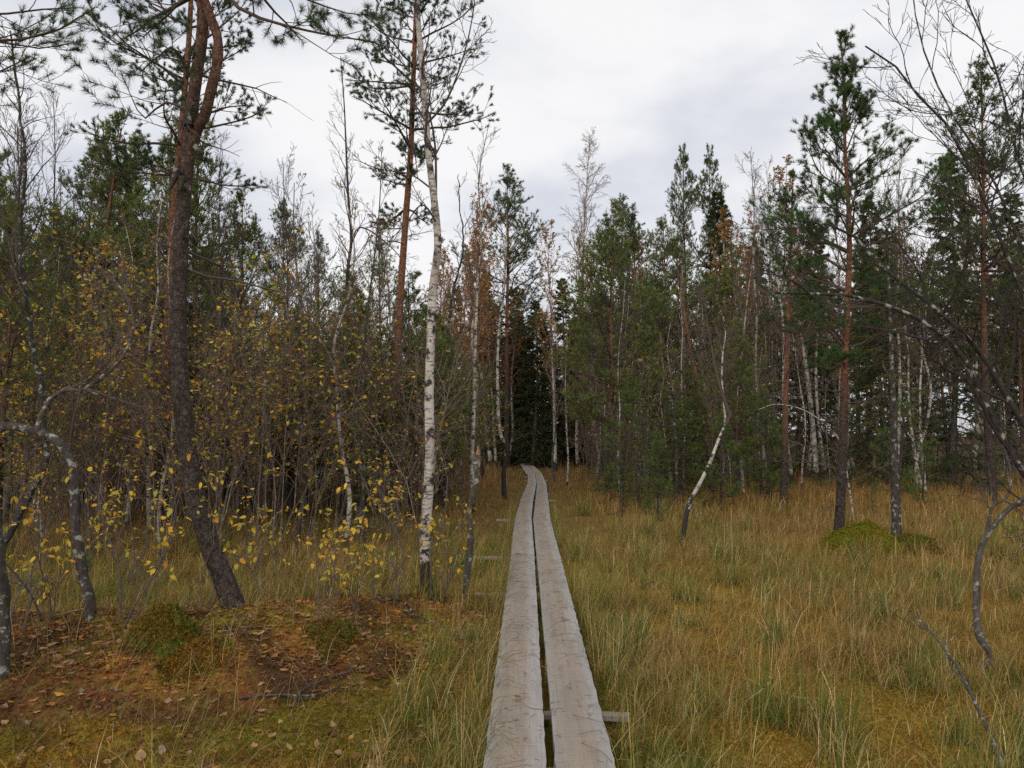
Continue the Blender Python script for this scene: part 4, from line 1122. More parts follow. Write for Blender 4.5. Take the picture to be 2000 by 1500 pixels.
PROTO['birch_gold'] = [(9.5, bake(bare(340 + i, wavy(340 + i, 9.5, 7, 0.09), 0.085, 0.008, crown=0.34, n1=30, L1=1.7, a1=0.55, n2_=8, n3=4, mat=M_BIRCHFAR, dark_h=0.5, S=8, step=0.25, twig_col=(0.17, 0.10, 0.07), twig_end=0.0045, up=0.05, droop=0.15,
                       leaf=2200, leaf_size=0.085, leaf_cols=[(0.46, 0.23, 0.045), (0.34, 0.15, 0.04), (0.50, 0.30, 0.07)], leaf_w=(2, 2, 1)))) for i in range(2)]
PROTO['birch_thin'] = [(6.0, bake(bare(350 + i, wavy(350 + i, 6.0, 8, 0.15), 0.042, 0.006, crown=0.35, n1=18, L1=1.1, a1=0.55, n2_=6, n3=3, mat=M_BIRCHFAR if i < 2 else M_DARKBARK, dark_h=0.35, S=7, step=0.15, twig_end=0.0035, twig_col=(0.13, 0.095, 0.08), leaf=(0, 120, 60)[i], leaf_size=0.055))) for i in range(3)]
PROTO['thicket_yellow'] = [(3.4, bake(shrub(360 + i, 3.4, 5, 0.17, 10, 4, 1, leaf=480, leaf_size=0.058, leaf_w=(2.4, 3, 2.6, 1, .7), twig_end=0.0028, leaf_t=0.12, col=(0.135, 0.102, 0.082), r0=0.009)[0])) for i in range(4)]
PROTO['thicket_bare'] = [(2.8, bake(shrub(370 + i, 2.8, 5, 0.2, 8, 4, 1, leaf=50, leaf_size=0.055, leaf_w=(1, 2, 2, 3, 2), twig_end=0.0028, col=(0.14, 0.104, 0.084), r0=0.008)[0])) for i in range(4)]
PROTO['pine_young'] = [(1.8, bake(pine(380 + i, wavy(380 + i, 1.8, 5, 0.05), 0.028, 0.006, crown=0.18, whorls=7, per=4, Lmax=0.5, nn=26, nl=0.06, nw=0.005, sub=4, shoots=2, dead=6, dead_len=0.4, S=8, step=0.06, col=(0.110, 0.160, 0.036), orange=(5, 9, 0), twig_end=0.0025))) for i in range(2)]
PROTO['spruce_young'] = [(2.0, bake(spruce(390 + i, 2.0, 0.024, 0.55, n_br=26, nn=12, nl=0.022, nw=0.005, col=(0.115, 0.145, 0.026), base=0.15, sub=7, hang=0.08, step=0.08, S=8))) for i in range(2)]
NAMES = {'pine_dark': ('pine_tree', 'pine tree'), 'pine_green': ('pine_tree', 'pine tree'), 'spruce': ('spruce_tree', 'spruce tree'), 'birch_bare': ('birch_tree', 'birch tree'), 'birch_gold': ('birch_tree', 'birch tree'),
         'birch_dark': ('birch_tree', 'birch tree'), 'birch_thin': ('birch_sapling', 'birch tree'), 'thicket_yellow': ('leafy_shrub', 'shrub'), 'thicket_bare': ('bare_shrub', 'shrub'), 'pine_young': ('young_pine', 'pine tree'), 'spruce_young': ('young_spruce', 'spruce tree')}
_rp = np.random.default_rng(77)
PLACED = []

def put(kind, x, y, h, label, group=None, var=None, wide=1.0):
    vs = PROTO[kind]
    h0, baked = vs[_rp.integers(len(vs)) if var is None else var % len(vs)]
    s = h / h0
    PLACED.append((x, y))
    o = plant(NAMES[kind][0], label, NAMES[kind][1], baked, on_ground(x, y), group, _rp.random() * 2 * pi, (s * wide, s * wide, s))
    o.rotation_euler = (_rp.normal(0, 0.035), _rp.normal(0, 0.035), o.rotation_euler[2])
    return o

def put_px(kind, px, top, Y, label, var=None, wide=1.0):
    p = at(px, 870, Y)
    h = at(px, top, Y)[2]
    return put(kind, p[0], Y, h, label, None, var, wide)

for kind, px, top, Y, wide, label in (
    ('pine_dark', 105, 250, 19, 0.9, 'dark pine top rising left of the leaning pine'),
    ('pine_green', 245, 292, 17, 0.9, 'olive pine just left of the leaning pine trunk'),
    ('pine_dark', 622, 470, 30, 0.7, 'small bluish pine top in the gap left of the dark birch'),
    ('pine_green', 752, 465, 24, 0.7, 'green pine between the dark birch and the orange-barked pine'),
    ('pine_green', 480, 402, 16, 0.7, 'ragged olive pine right of the leaning pine trunk'),
    ('pine_dark', 575, 395, 20, 0.6, 'thin sparse pine with upturned arms left of the dark birch'),
    ('pine_dark', 990, 350, 37, 1.0, 'tall rounded pine standing over the far end of the path'),
    ('pine_green', 1186, 418, 20, 1.0, 'bright green cone-shaped pine right of the path end'),
    ('pine_dark', 1205, 384, 38, 0.8, 'dark pine top just behind the bright green pine'),
    ('pine_dark', 1258, 420, 34, 0.9, 'dark pine in the tree line right of the bright green pine'),
    ('pine_green', 1302, 455, 27, 0.9, 'olive pine in the tree line above the bent birch'),
    ('pine_dark', 1345, 312, 38, 0.6, 'left one of two tall narrow pines side by side'),
    ('pine_dark', 1390, 306, 40, 0.6, 'right one of two tall narrow pines side by side'),
    ('spruce', 1432, 365, 38, 0.9, 'dark spruce right of the two tall narrow pines'),
    ('pine_dark', 1935, 152, 18, 0.9, 'tall dark pine at the right edge behind the sweeping limbs'),
    ('spruce', 1728, 385, 24, 0.8, 'dark spruce right behind the full-crowned pine'),
    ('spruce', 1855, 300, 23, 0.9, 'broad dark spruce behind the sweeping limbs at right'),
    ('pine_green', 5, 425, 10.5, 0.8, 'bushy olive pine at the left edge'),
    ('pine_green', 1440, 640, 19, 0.9, 'small grey-green pine right of the bent birch'),
    ('spruce', 1040, 585, 39, 1.1, 'black-green spruce filling the gap at the end of the path'),
    ('spruce', 1000, 560, 43, 1.0, 'dark spruce left of the gap at the end of the path'),
    ('spruce', 1095, 540, 41, 1.0, 'dark spruce right of the gap at the end of the path'),
    ('spruce', 1585, 440, 31, 1.0, 'dark spruce between the thin red pine and the full-crowned pine'),
    ('spruce', 1500, 470, 36, 1.0, 'dark spruce left of the thin red pine'),
    ('spruce', 1062, 640, 44, 1.6, 'low dark spruce in the shade right behind the path end'),
    ('spruce', 1020, 660, 42, 1.5, 'low dark spruce where the path slips out of sight'),
    ('spruce', 1118, 610, 43, 1.5, 'dark spruce behind the slender birches right of the path end'),
    ('spruce', 985, 620, 47, 1.5, 'dark spruce behind the crooked sapling left of the path end'),
    ('birch_bare', 1498, 300, 27, 0.7, 'pale birch with white trunk left of the full-crowned pine'),
    ('birch_bare', 1612, 330, 28, 0.7, 'white-trunked birch behind the full-crowned pine'),
    ('birch_bare', 1800, 420, 21, 0.7, 'white-trunked birch right of the lichened spruce'),
    ('birch_gold', 960, 400, 36, 0.9, 'golden birch left of the tall rounded pine'),
    ('birch_gold', 1085, 450, 35, 0.9, 'golden-leaved birch right of the tall rounded pine'),
    ('birch_gold', 1900, 270, 29, 0.8, 'golden birch showing through the limbs at the right edge'),
    ('birch_gold', 850, 470, 34, 0.9, 'rust-brown birch behind the tall white birch'),
    ('birch_gold', 1230, 470, 37, 0.9, 'rust-brown birch behind the bright green pine'),
    ('birch_gold', 1460, 420, 33, 0.9, 'rust-brown birch right of the two tall narrow pines'),
    ('birch_dark', 428, 270, 14, 0.6, 'thin leafless birch right of the leaning pine with twigs against the sky'),
    ('birch_dark', 555, 300, 17, 0.7, 'leafless birch with fine twigs against the sky left of the dark birch'),
    ('birch_dark', 120, 190, 17, 0.6, 'leafless birch with fine twigs against the sky near the left edge'),
    ('birch_bare', 1745, 280, 22, 0.7, 'leafless birch with fine twigs right of the full-crowned pine'),
    ('birch_thin', 1082, 640, 27, 0.9, 'thin white birch right of the path end'),
    ('birch_thin', 1107, 600, 25, 0.9, 'slender white birch trunk beside the path end'),
    ('birch_thin', 1163, 640, 21, 0.9, 'curved thin birch right of the path'),
    ('pine_young', 1285, 860, 14.5, 0.9, 'young pine with bright green tufts right of the path'),
    ('spruce_young', 1215, 880, 15.5, 1.2, 'young yellow-green spruce between the path and the young pine'),
    ('spruce_young', 1262, 780, 16.5, 1.0, 'taller young spruce behind the bright young pine'),
    ('spruce_young', 1300, 1035, 11.6, 1.5, 'tiny spruce in the sedge left of the bent birch foot'),
    ('pine_young', 1430, 930, 24, 1.0, 'small pine at the grass edge right of the bent birch'),
    ('spruce_young', 1700, 930, 16, 1.0, 'low young spruce in the sedge behind the moss hummock'),
    ('pine_young', 1800, 870, 17, 1.2, 'young pine in the shade at the right grass edge'),
    ('pine_young', 182, 1075, 6.6, 0.6, 'tiny pine seedling beside the arched lichen birch'),
    ('pine_young', 378, 1140, 6.9, 0.6, 'tiny pine seedling left of the leaning pine foot'),
    ('spruce_young', 715, 800, 10.8, 0.9, 'young green spruce among the shrubs left of the white birch'),
):
    put_px(kind, px, top, Y, label, wide=wide)

# ---- the rest of the wood: rows of trees one cannot tell apart, by place
ORD = 'first second third fourth fifth sixth seventh eighth ninth tenth eleventh twelfth thirteenth fourteenth fifteenth sixteenth'.split()
def scatter(kinds, n, xr, yr, hr, label, group, mind=0.8, ok=None, wide=(0.8, 1.1)):
    made = 0; got = []
    for _ in range(n * 30):
        if made >= n: break
        Y = _rp.uniform(*yr); px = _rp.uniform(*xr)
        x = at(px, 870, Y)[0]
        if Y < 37 and abs(x - board_x(Y)) < 1.3 + 0.02 * Y: continue
        if ok is not None and not ok(px, Y): continue
        if any((x - a) ** 2 + (Y - b) ** 2 < mind * mind for a, b in PLACED): continue
        k = kinds[_rp.integers(len(kinds))]
        got.append((px, put(k, x, Y, _rp.uniform(*hr), label, group, wide=_rp.uniform(*wide))))
        made += 1
    if len(got) <= 16:
        for k, (_, o) in enumerate(sorted(got, key=lambda q: q[0])):
            o['label'] = label + ', ' + ORD[k] + ' from the left'

scatter(['pine_green'], 16, (380, 960), (18, 30), (3.6, 5.6), 'green pine in the low wood behind the left-hand thicket', 'pines behind the left thicket', 1.0)
scatter(['pine_green'], 9, (-150, 420), (18, 32), (5.5, 8.0), 'shaded pine behind the yellow-leaved thicket near the left edge', 'pines near the left edge', 1.2)
scatter(['pine_green', 'pine_dark'], 11, (1110, 1480), (23, 36), (5.0, 8.0), 'pine in the wood behind the bent birch', 'pines behind the bent birch', 1.2)
scatter(['pine_dark'], 9, (1480, 2150), (25, 40), (7.0, 11.0), 'pine in the tall wood beyond the open sedge', 'pines beyond the sedge', 1.4)
scatter(['spruce'], 5, (1480, 2150), (29, 42), (8.0, 12.5), 'dark spruce in the tall wood beyond the open sedge', 'spruces beyond the sedge', 1.4)
scatter(['spruce'], 8, (880, 1180), (40, 50), (8.0, 11.0), 'dark spruce far back behind the path end', 'spruces behind the path end', 1.2)
scatter(['spruce'], 6, (-100, 850), (34, 44), (5.5, 8.0), 'dark spruce far back in the left-hand wood', 'spruces in the left wood', 1.4)
scatter(['spruce', 'pine_dark', 'birch_gold', 'pine_green'], 40, (-250, 2250), (46, 62), (8.0, 12.0), 'tree in the farthest row of the wood', 'trees in the farthest row', 1.2, wide=(1.0, 1.4))
scatter(['pine_green'], 14, (420, 980), (13.5, 19), (3.0, 4.6), 'low green pine in the thicket between leaning pine and path', 'low pines in the left thicket', 0.9, wide=(1.0, 1.3))
scatter(['pine_green'], 6, (1120, 1480), (20, 28), (3.0, 5.0), 'low green pine in the brown thicket right of the path', 'low pines right of the path', 0.9, wide=(0.9, 1.2))
scatter(['thicket_bare'], 30, (800, 2200), (37, 50), (3.0, 5.0), 'leafless undergrowth far back under the tall trees', 'undergrowth under the tall trees', 0.9)
scatter(['pine_young'], 5, (1180, 1420), (15, 23), (1.4, 2.8), 'feathery light green young pine right of the path', 'young pines right of the path', 0.5, wide=(0.9, 1.3))
scatter(['spruce_young'], 8, (1090, 1420), (14, 22), (1.2, 3.0), 'yellow-green young spruce in the bushes right of the path', 'young spruces right of the path', 0.5, wide=(1.0, 1.4))
scatter(['pine_young'], 8, (1450, 2000), (18, 26), (1.2, 2.6), 'young pine at the far edge of the open sedge', 'young pines at the far sedge edge', 0.6, wide=(0.9, 1.3))
scatter(['pine_green'], 16, (-60, 460), (15, 26), (5.0, 8.5), 'airy green pine behind the yellow thicket left of the leaning pine', 'airy pines behind the yellow thicket', 1.1, wide=(0.7, 1.0))
scatter(['birch_gold'], 20, (820, 1500), (30, 44), (8.0, 11.0), 'rusty-leaved birch in the middle of the wood', 'rusty birches in the wood', 1.2)
scatter(['birch_gold', 'birch_bare'], 26, (1480, 2100), (26, 40), (8.0, 12.0), 'brown-twigged birch in the tall wood beyond the sedge', 'birches beyond the sedge', 1.0)
scatter(['birch_dark'], 10, (-100, 640), (14, 26), (6.5, 8.5), 'leafless birch standing in the left-hand thicket', 'leafless birches in the left thicket', 1.0)
scatter(['birch_thin'], 40, (-100, 960), (11, 24), (4.0, 6.0), 'thin birch sapling in the left-hand thicket', 'birch saplings in the left thicket', 0.6)
scatter(['birch_thin'], 46, (1060, 1500), (18, 32), (4.0, 6.5), 'thin birch sapling in the brown thicket right of the path', 'birch saplings right of the path', 0.6)
scatter(['birch_thin'], 24, (1450, 2150), (20, 34), (4.0, 7.0), 'thin birch sapling at the far edge of the sedge', 'birch saplings beyond the sedge', 0.6)
scatter(['thicket_yellow'], 58, (-120, 700), (9.6, 21), (2.8, 5.2), 'yellow-leaved shrub in the dense thicket at left', 'yellow-leaved shrubs in the thicket', 0.45, ok=lambda px, Y: Y > 9.2 + max(0, (px - 250)) * 0.006)
scatter(['thicket_bare'], 52, (-120, 960), (11, 24), (2.0, 4.6), 'leafless brown shrub in the dense thicket at left', 'bare shrubs in the left thicket', 0.45)
scatter(['thicket_yellow'], 12, (700, 975), (12, 22), (2.0, 3.2), 'orange-leaved shrub between the white birch and the path end', 'orange-leaved shrubs by the path end', 0.5)
scatter(['thicket_bare'], 62, (1090, 1500), (17, 32), (1.8, 4.2), 'leafless brown shrub right of the path end', 'bare shrubs right of the path', 0.5, ok=lambda px, Y: Y > 17 + max(0, px - 1200) * 0.025)
scatter(['thicket_bare'], 40, (1480, 2150), (24, 36), (1.6, 3.2), 'leafless shrub at the far edge of the open sedge', 'bare shrubs beyond the sedge', 0.6)

# ================================================================== yellow-leaved shrubs in the foreground, every leaf a piece
_rl = np.random.default_rng(55)
LEAF_MESH = []
def leaf_mesh(k):
    r = np.random.default_rng(900 + k)
    c = np.array([YELLOW[i] for i in (0, 0, 1, 1, 2, 3, 0, 1)][k % 8]) * r.uniform(0.85, 1.15)
    n = 7
    t = np.linspace(0, 1, n); w = r.uniform(0.22, 0.32) * np.sin(np.pi * t ** 0.85) ** 0.8; w[0] = 0.01; w[-1] = 0.004
    bend = -r.uniform(0.05, 0.35) * t ** 2
    fold = r.uniform(0.05, 0.3)
    L = np.stack([t, w, bend + fold * w], -1); M = np.stack([t, 0 * t, bend], -1); R = np.stack([t, -w, bend + fold * w], -1)
    V = np.concatenate([L, M, R])
    i = np.arange(n - 1)
    Q = np.concatenate([np.stack([i, i + 1, n + i + 1, n + i], -1), np.stack([n + i, n + i + 1, 2 * n + i + 1, 2 * n + i], -1)])
    col = np.repeat(c[None], 3 * n, 0) * (1 + 0.12 * r.normal(size=(3 * n, 1)))
    g = Geo(); g.add(V, Q, None, np.clip(col, 0.005, 0.9))
    return g.mesh('leaf', M_LEAF, True)
LEAF_MESH = [leaf_mesh(k) for k in range(16)]

def front_shrub(px, py, h, nleaf, label, seed, stems=3, spread=0.35, leaf_t=0.35, size=0.043):
    base = ground_at(px, py)
    parts, pts, C = shrub(seed, h, stems, spread, 6, 4, 0, split=True, leaf=0, twig_end=0.0018, r0=0.009, base_r=0.08, wander=0.19, leaf_t=leaf_t, col=(0.10, 0.082, 0.07))
    t = plant('leafy_shrub', label, 'shrub', bake(parts), base, 'yellow-leaved shrubs in the foreground')
    # leaves sit in loose bunches near the twig ends
    ends = C[:, -1]; ends = ends[ends[:, 2] > leaf_t * h]
    nleaf = int(nleaf * 2.7)
    ends = ends[_rl.permutation(len(ends))[:max(4, int(nleaf / 1.6))]]
    for k in range(nleaf):
        e = ends[k % len(ends)] + _rl.normal(0, 0.008, 3)
        o = obj('leaf', LEAF_MESH[_rl.integers(len(LEAF_MESH))], t, e)
        s = size * _rl.uniform(0.65, 1.35)
        o.scale = (s, s * _rl.uniform(0.8, 1.25), s)
        o.rotation_euler = (_rl.normal(0, 0.5), _rl.normal(0.35, 0.5), _rl.random() * 2 * pi)
for a in ((625, 1222, 1.15, 46, 'yellow-leaved shrub on the leaf litter right of the leaning pine'), (770, 1180, 1.45, 60, 'yellow-leaved shrub with a dark stem just left of the white birch'),
          (690, 1200, 0.95, 34, 'low yellow-leaved shrub on the leaf litter between pine and birch'), (230, 1222, 1.35, 46, 'yellow-leaved shrub beside the green moss cushion'),
          (300, 1180, 1.5, 50, 'tall yellow-leaved shrub between arched birch and leaning pine'), (90, 1215, 1.4, 44, 'yellow-leaved shrub left of the arched birch foot'),
          (520, 1165, 1.2, 40, 'yellow-leaved shrub right against the foot of the leaning pine'), (400, 1200, 1.2, 40, 'yellow-leaved shrub in front of the leaning pine trunk'),
          (850, 1175, 1.1, 30, 'small leafy shrub at the foot of the white birch'), (795, 1090, 1.9, 40, 'taller yellow shrub in the sedge behind the white birch'),
          (30, 1240, 1.0, 26, 'small leafy shrub by the dark trunk at the left edge'), (590, 1110, 1.3, 30, 'yellow shrub in the sedge behind the leaf litter'),
          (160, 1120, 1.5, 30, 'yellow shrub in the sedge behind the arched birch')):
    front_shrub(*a, seed=700 + a[0], leaf_t=0.22)

# ================================================================== moss cushions, sticks, fallen leaves
def cushion(c, rx, ry, h, col, label, seed, name='moss_cushion'):
    rg = np.random.default_rng(seed)
    th = np.linspace(0, 2 * pi, 48, endpoint=False); ph = np.linspace(0.02, 1, 16)
    R, T = np.meshgrid(ph, th, indexing='ij')
    wob = 0.5 + 1.0 * noise3(np.cos(T) * 1.9 + seed, np.sin(T) * 1.9, 3.3)
    x = c[0] + rx * R * np.cos(T) * wob; y = c[1] + ry * R * np.sin(T) * wob
    z = H(x, y) + h * (1 - R ** 2) ** 0.7 - 0.015 + 0.11 * (noise3(x * 11, y * 11, seed) - 0.5) * (1.05 - R)
    i = np.arange(16 * 48).reshape(16, 48)
    Q = np.stack([i[:-1], np.roll(i, -1, 1)[:-1], np.roll(i, -1, 1)[1:], i[1:]], -1).reshape(-1, 4)[:, ::-1]
    t = thing(name, label, 'moss', (0, 0, 0))
    g = Geo(); V = np.stack([x, y, z], -1).reshape(-1, 3); g.add(V, Q, None, np.asarray(col) * 0.7)
    k = g.n; g.add([V[:48].mean(0)], None, None, np.asarray(col) * 0.7)
    g.t.append(np.stack([np.roll(i[0], -1), i[0], np.full(48, k)], -1)[:, ::-1])
    obj('cushion', g.mesh('cushion', M_GROUND, True), t)
    # short upright sprigs all over it
    n = int(9000 * rx * ry * 4)
    r_ = np.sqrt(rg.random(n)) * 1.0 + np.abs(rg.normal(0, 0.22, n)) * (rg.random(n) < 0.45); a_ = rg.random(n) * 2 * pi
    wo = 0.5 + 1.0 * noise3(np.cos(a_) * 1.9 + seed, np.sin(a_) * 1.9, 3.3)
    X = c[0] + rx * r_ * np.cos(a_) * wo; Y_ = c[1] + ry * r_ * np.sin(a_) * wo
    Z = H(X, Y_) + h * np.clip(1 - r_ ** 2, 0, 1) ** 0.7 - 0.012 + 0.11 * (noise3(X * 11, Y_ * 11, seed) - 0.5) * np.clip(1.05 - r_, 0, 1)
    A = np.stack([X, Y_, Z], -1); d = nrm(rg.normal(0, 0.45, (n, 3)) + np.array([0, 0, 1.0]))
    V, T_, cc = needles(rg, A, A + d * 0.03, 5, 0.018, 0.006, col, 1.0, 0.35)
    pat = sstep(0.35, 0.7, noise3(X * 8, Y_ * 8, seed + 4.0))[:, None]
    cc = cc * np.repeat(pat * np.array([1.25, 0.8, 0.9]) + (1 - pat), 15, axis=0)
    s = Geo(); s.add(V, None, T_, cc)
    o = obj('moss_sprigs', s.mesh('moss_sprigs', M_MOSS, False), t); o['kind'] = 'stuff'
cushion(ground_at(322, 1252), 0.21, 0.26, 0.17, (0.135, 0.140, 0.022), 'green moss cushion on the red mound at left', 5)
cushion(ground_at(375, 1295), 0.20, 0.24, 0.06, (0.17, 0.14, 0.022), 'olive moss patch at the foot of the green cushion', 15)
cushion(ground_at(645, 1235), 0.20, 0.18, 0.05, (0.12, 0.115, 0.022), 'small dark green moss tuft on the leaf litter', 25)
cushion(ground_at(1692, 1072), 0.48, 0.42, 0.30, (0.20, 0.20, 0.022), 'big yellow-green moss hummock under the full-crowned pine', 35)
cushion(ground_at(1770, 1075), 0.55, 0.35, 0.10, (0.14, 0.14, 0.022), 'low moss patch at the foot of the lichened spruce', 45)

def stick(pts, label, r, seed, lift=0.03, col=(0.075, 0.066, 0.058), twigs=5, Ys=None):
    rg = np.random.default_rng(seed)
    W = []
    for k, (px, py) in enumerate(pts):
        p = ground_at(px, py) if Ys is None else at(px, py, Ys[k])
        W.append(p + np.array([0, 0, lift if Ys is None else 0]))
    W = np.array(W); c0 = W[0].copy()
    P = smooth_path(W - c0, 18)
    g = Geo(); R = np.linspace(1, 0.35, 18) * r
    V, Q = tubes(P[None], R[None], 7); g.add(V, Q, None, col)
    C, RC = grow(rg, P[None], R[None], twigs, 0.3, 0.97, 0.7, 0.2, lambda t, pl: pl * 0.22 + 0 * t, K=6, up=0.05, wander=0.12, r_end=0.0015)
    V, Q = tubes(C, RC, 4); g.add(V, Q, None, col)
    o = obj('fallen_branch', g.mesh('fallen_branch', M_LICHEN, True), None, c0)
    tag(o, label, 'branch')
stick([(1965, 1510), (1915, 1395), (1868, 1300), (1810, 1225), (1782, 1198)], 'thin dead branch sticking up out of the sedge at lower right', 0.013, 61, Ys=[3.7, 4.2, 4.6, 4.85, 4.95])
stick([(470, 1375), (540, 1372), (610, 1368), (690, 1345)], 'grey dead twig lying on the yellow moss left of the boardwalk', 0.008, 62, lift=0.025)
stick([(570, 1395), (590, 1360), (640, 1340), (720, 1310)], 'forked dead twig on the moss below the leaf litter', 0.007, 63, lift=0.03)
stick([(790, 1205), (850, 1230), (905, 1262), (960, 1300)], 'thin bare twig lying from the birch foot towards the boardwalk', 0.007, 64, lift=0.05)
stick([(430, 1265), (455, 1235), (480, 1205)], 'short dark twig leaning at the foot of the leaning pine', 0.007, 65, lift=0.04, twigs=2)
stick([(810, 1225), (800, 1200), (775, 1185), (745, 1190)], 'black curled root stub left of the white birch foot', 0.014, 66, lift=0.05, col=(0.02, 0.016, 0.013), twigs=2)
stick([(1110, 1020), (1062, 905), (1030, 860)], 'thin twig hanging over the far end of the boardwalk', 0.008, 67, Ys=[20.5, 24.5, 25.0])

# fallen leaves: the nearest ones singly, the rest as litter
def litter_spots(rg, n):
    out = []
    while len(out) < n:
        px = rg.uniform(-60, 985); py = rg.uniform(1170, 1500) if rg.random() < 0.8 else rg.uniform(1150, 1300)
        p = at_z(px, py, 0.12); x, y = p[0], p[1]
        w = 0.10 + 0.9 * float(sstep(0.1, 0.8, bump(x, y, -1.3, 6.5, 2.0, 1.6, 1.3) + bump(x, y, -2.75, 5.5, 2.3, 1.3, 0.75)))
        if abs(x - board_x(y)) < 0.36: continue
        if rg.random() < w: out.append((x, y))
    return np.array(out)
_rf = np.random.default_rng(91)
BROWN = [(0.38, 0.185, 0.065), (0.25, 0.11, 0.042), (0.46, 0.28, 0.14), (0.14, 0.065, 0.032), (0.50, 0.25, 0.04), (0.34, 0.25, 0.17)]
def dead_leaf_mesh(k):
    r = np.random.default_rng(950 + k)
    c = np.array(BROWN[k % 6]); n = 6
    t = np.linspace(0, 1, n); w = 0.36 * np.sin(np.pi * t ** 0.8) ** 0.8 + 0.02 * r.normal(size=n); w[0] = 0.01; w[-1] = 0.005
    curl = r.uniform(-0.25, 0.35)
    L = np.stack([t, w, 0.25 * r.random() * w + curl * (t - 0.5) ** 2], -1); M = np.stack([t, 0 * t, curl * (t - 0.5) ** 2], -1); R = L * np.array([1, -1, 1]) + np.array([0, 0, 0.05 * r.normal()])
    i = np.arange(n - 1)
    Q = np.concatenate([np.stack([i, i + 1, n + i + 1, n + i], -1), np.stack([n + i, n + i + 1, 2 * n + i + 1, 2 * n + i], -1)])
    g = Geo(); g.add(np.concatenate([L, M, R]), Q, None, np.clip(c * (1 + 0.15 * r.normal(size=(3 * n, 1))), .01, .9)); return g.mesh('fallen_leaf', M_LEAF, True)
DL = [dead_leaf_mesh(k) for k in range(12)]
sp = litter_spots(_rf, 5600)
order = np.argsort(sp[:, 1])
near, rest = sp[order[:240]], sp[order[240:]]
for x, y in near:
    o = obj('fallen_leaf', DL[_rf.integers(12)], None, (x, y, float(H(x, y)) + 0.012))
    s = _rf.uniform(0.035, 0.065); o.scale = (s, s, s)
    o.rotation_euler = (_rf.normal(0, 0.45), _rf.normal(0, 0.45), _rf.random() * 2 * pi)
    tag(o, 'brown fallen leaf lying on the moss left of the boardwalk', 'leaf', 'fallen leaves on the moss')
g = Geo()
P = np.column_stack([rest, H(rest[:, 0], rest[:, 1]) + 0.012])
V, T, c = leaves(_rf, P, np.full(len(P), 0.058), pick(_rf, BROWN, (3, 3, 2, 2, 2, 1), len(P)), droop=0.0)
V = V.reshape(-1, 5, 3); V[:, :, 2] = P[:, None, 2] + np.clip(0.45 * (V[:, :, 2] - P[:, None, 2]), -0.008, 0.05); g.add(V.reshape(-1, 3), None, T, c)
tag(obj('leaf_litter', g.mesh('leaf_litter', M_LEAF, False)), 'scattered brown leaf litter around the pine and birch feet', 'leaf litter', kind='stuff')
for px, py, lab in ((1008, 1362, 'curled brown leaf lying on the left plank'), (1048, 1012, 'leaf scrap lying on the right plank farther along')):
    p = at_z(px, py, BOARD_H + 0.022); o = obj('fallen_leaf', DL[1], None, p); o.scale = (0.055,) * 3; o.rotation_euler = (0.1, 0.1, 1.2); tag(o, lab, 'leaf')
# bare pine needles and dry straws strewn over the planks
rg = np.random.default_rng(33); n = 420
yy = 2.6 + (16 - 2.6) * rg.random(n) ** 1.4
uu = rg.random(n); xx = np.array([np.interp(v, _edge[0][:, 1], _edge[0][:, 0]) for v in yy]) * (1 - uu) + np.array([np.interp(v, _edge[3][:, 1], _edge[3][:, 0]) for v in yy]) * uu
uu2 = (np.abs(uu - 0.5) > 0.05); xx, yy = xx[uu2], yy[uu2]; n = len(xx)
a = rg.random(n) * 2 * pi; L = rg.uniform(0.02, 0.07, n)
K = 4; X = np.empty((n, K, 3)); X[:, 0] = np.stack([xx, yy, np.full(n, BOARD_H + 0.022)], -1)
for k in range(1, K):
    a = a + rg.normal(0, 0.35, n); X[:, k] = X[:, k - 1] + np.stack([np.cos(a), np.sin(a), np.zeros(n)], -1) * (L / (K - 1))[:, None]
V, Q = tubes(X, np.full((n, K), 0.0014), 3); g = Geo(); g.add(V, Q, None, np.repeat(pick(rg, [(0.16, 0.07, 0.04), (0.22, 0.13, 0.07), (0.08, 0.05, 0.035)], (2, 2, 1), n), K * 3, 0))
tag(obj('needle_litter', g.mesh('needle_litter', M_TWIG, False)), 'dry needles and straws strewn over the planks', 'needle litter', kind='stuff')

# ================================================================== sedge and moss
def blades(rng, x, y, h, w, col, seg=3, lean=0.35, bend=0.6, z=None):
    n = len(x)
    z = H(x, y) if z is None else z
    az = rng.random(n) * 2 * pi
    az = np.where(rng.random(n) < 0.35, 0.6 + 0.5 * rng.normal(size=n), az)          # a slight common lay
    dirv = np.stack([np.cos(az), np.sin(az), 0 * az], -1)
    le = np.abs(rng.normal(0, lean, n)); be = np.abs(rng.normal(0, bend, n))
    sd = np.stack([-np.sin(az + rng.normal(0, 0.8, n)), np.cos(az), 0 * az], -1); sd = nrm(sd)
    pts = []
    p = np.stack([x, y, z - 0.02], -1); ang = le
    out = np.empty((n, 2 * seg + 1, 3))
    for k in range(seg + 1):
        t = k / seg
        ww = (w * (1 - t) ** 0.7)[:, None] / 2
        if k < seg:
            out[:, 2 * k] = p - sd * ww; out[:, 2 * k + 1] = p + sd * ww
            st = (h / seg)[:, None]
            p = p + (np.cos(ang)[:, None] * np.array([0, 0, 1.0]) + np.sin(ang)[:, None] * dirv) * st
            ang = np.minimum(ang + be / seg * (0.6 + 1.2 * t) * 1.5, 2.2)
        else:
            out[:, 2 * k] = p
    nv = 2 * seg + 1
    o = np.arange(n)[:, None, None] * nv
    Q = np.array([[2 * k, 2 * k + 1, 2 * k + 3, 2 * k + 2] for k in range(seg - 1)])
    T = np.array([[2 * seg - 2, 2 * seg - 1, 2 * seg]])
    Qs = (Q[None] + o).reshape(-1, 4) if seg > 1 else None
    return out.reshape(-1, 3), Qs, (T[None] + o).reshape(-1, 3), np.repeat(col, nv, axis=0)

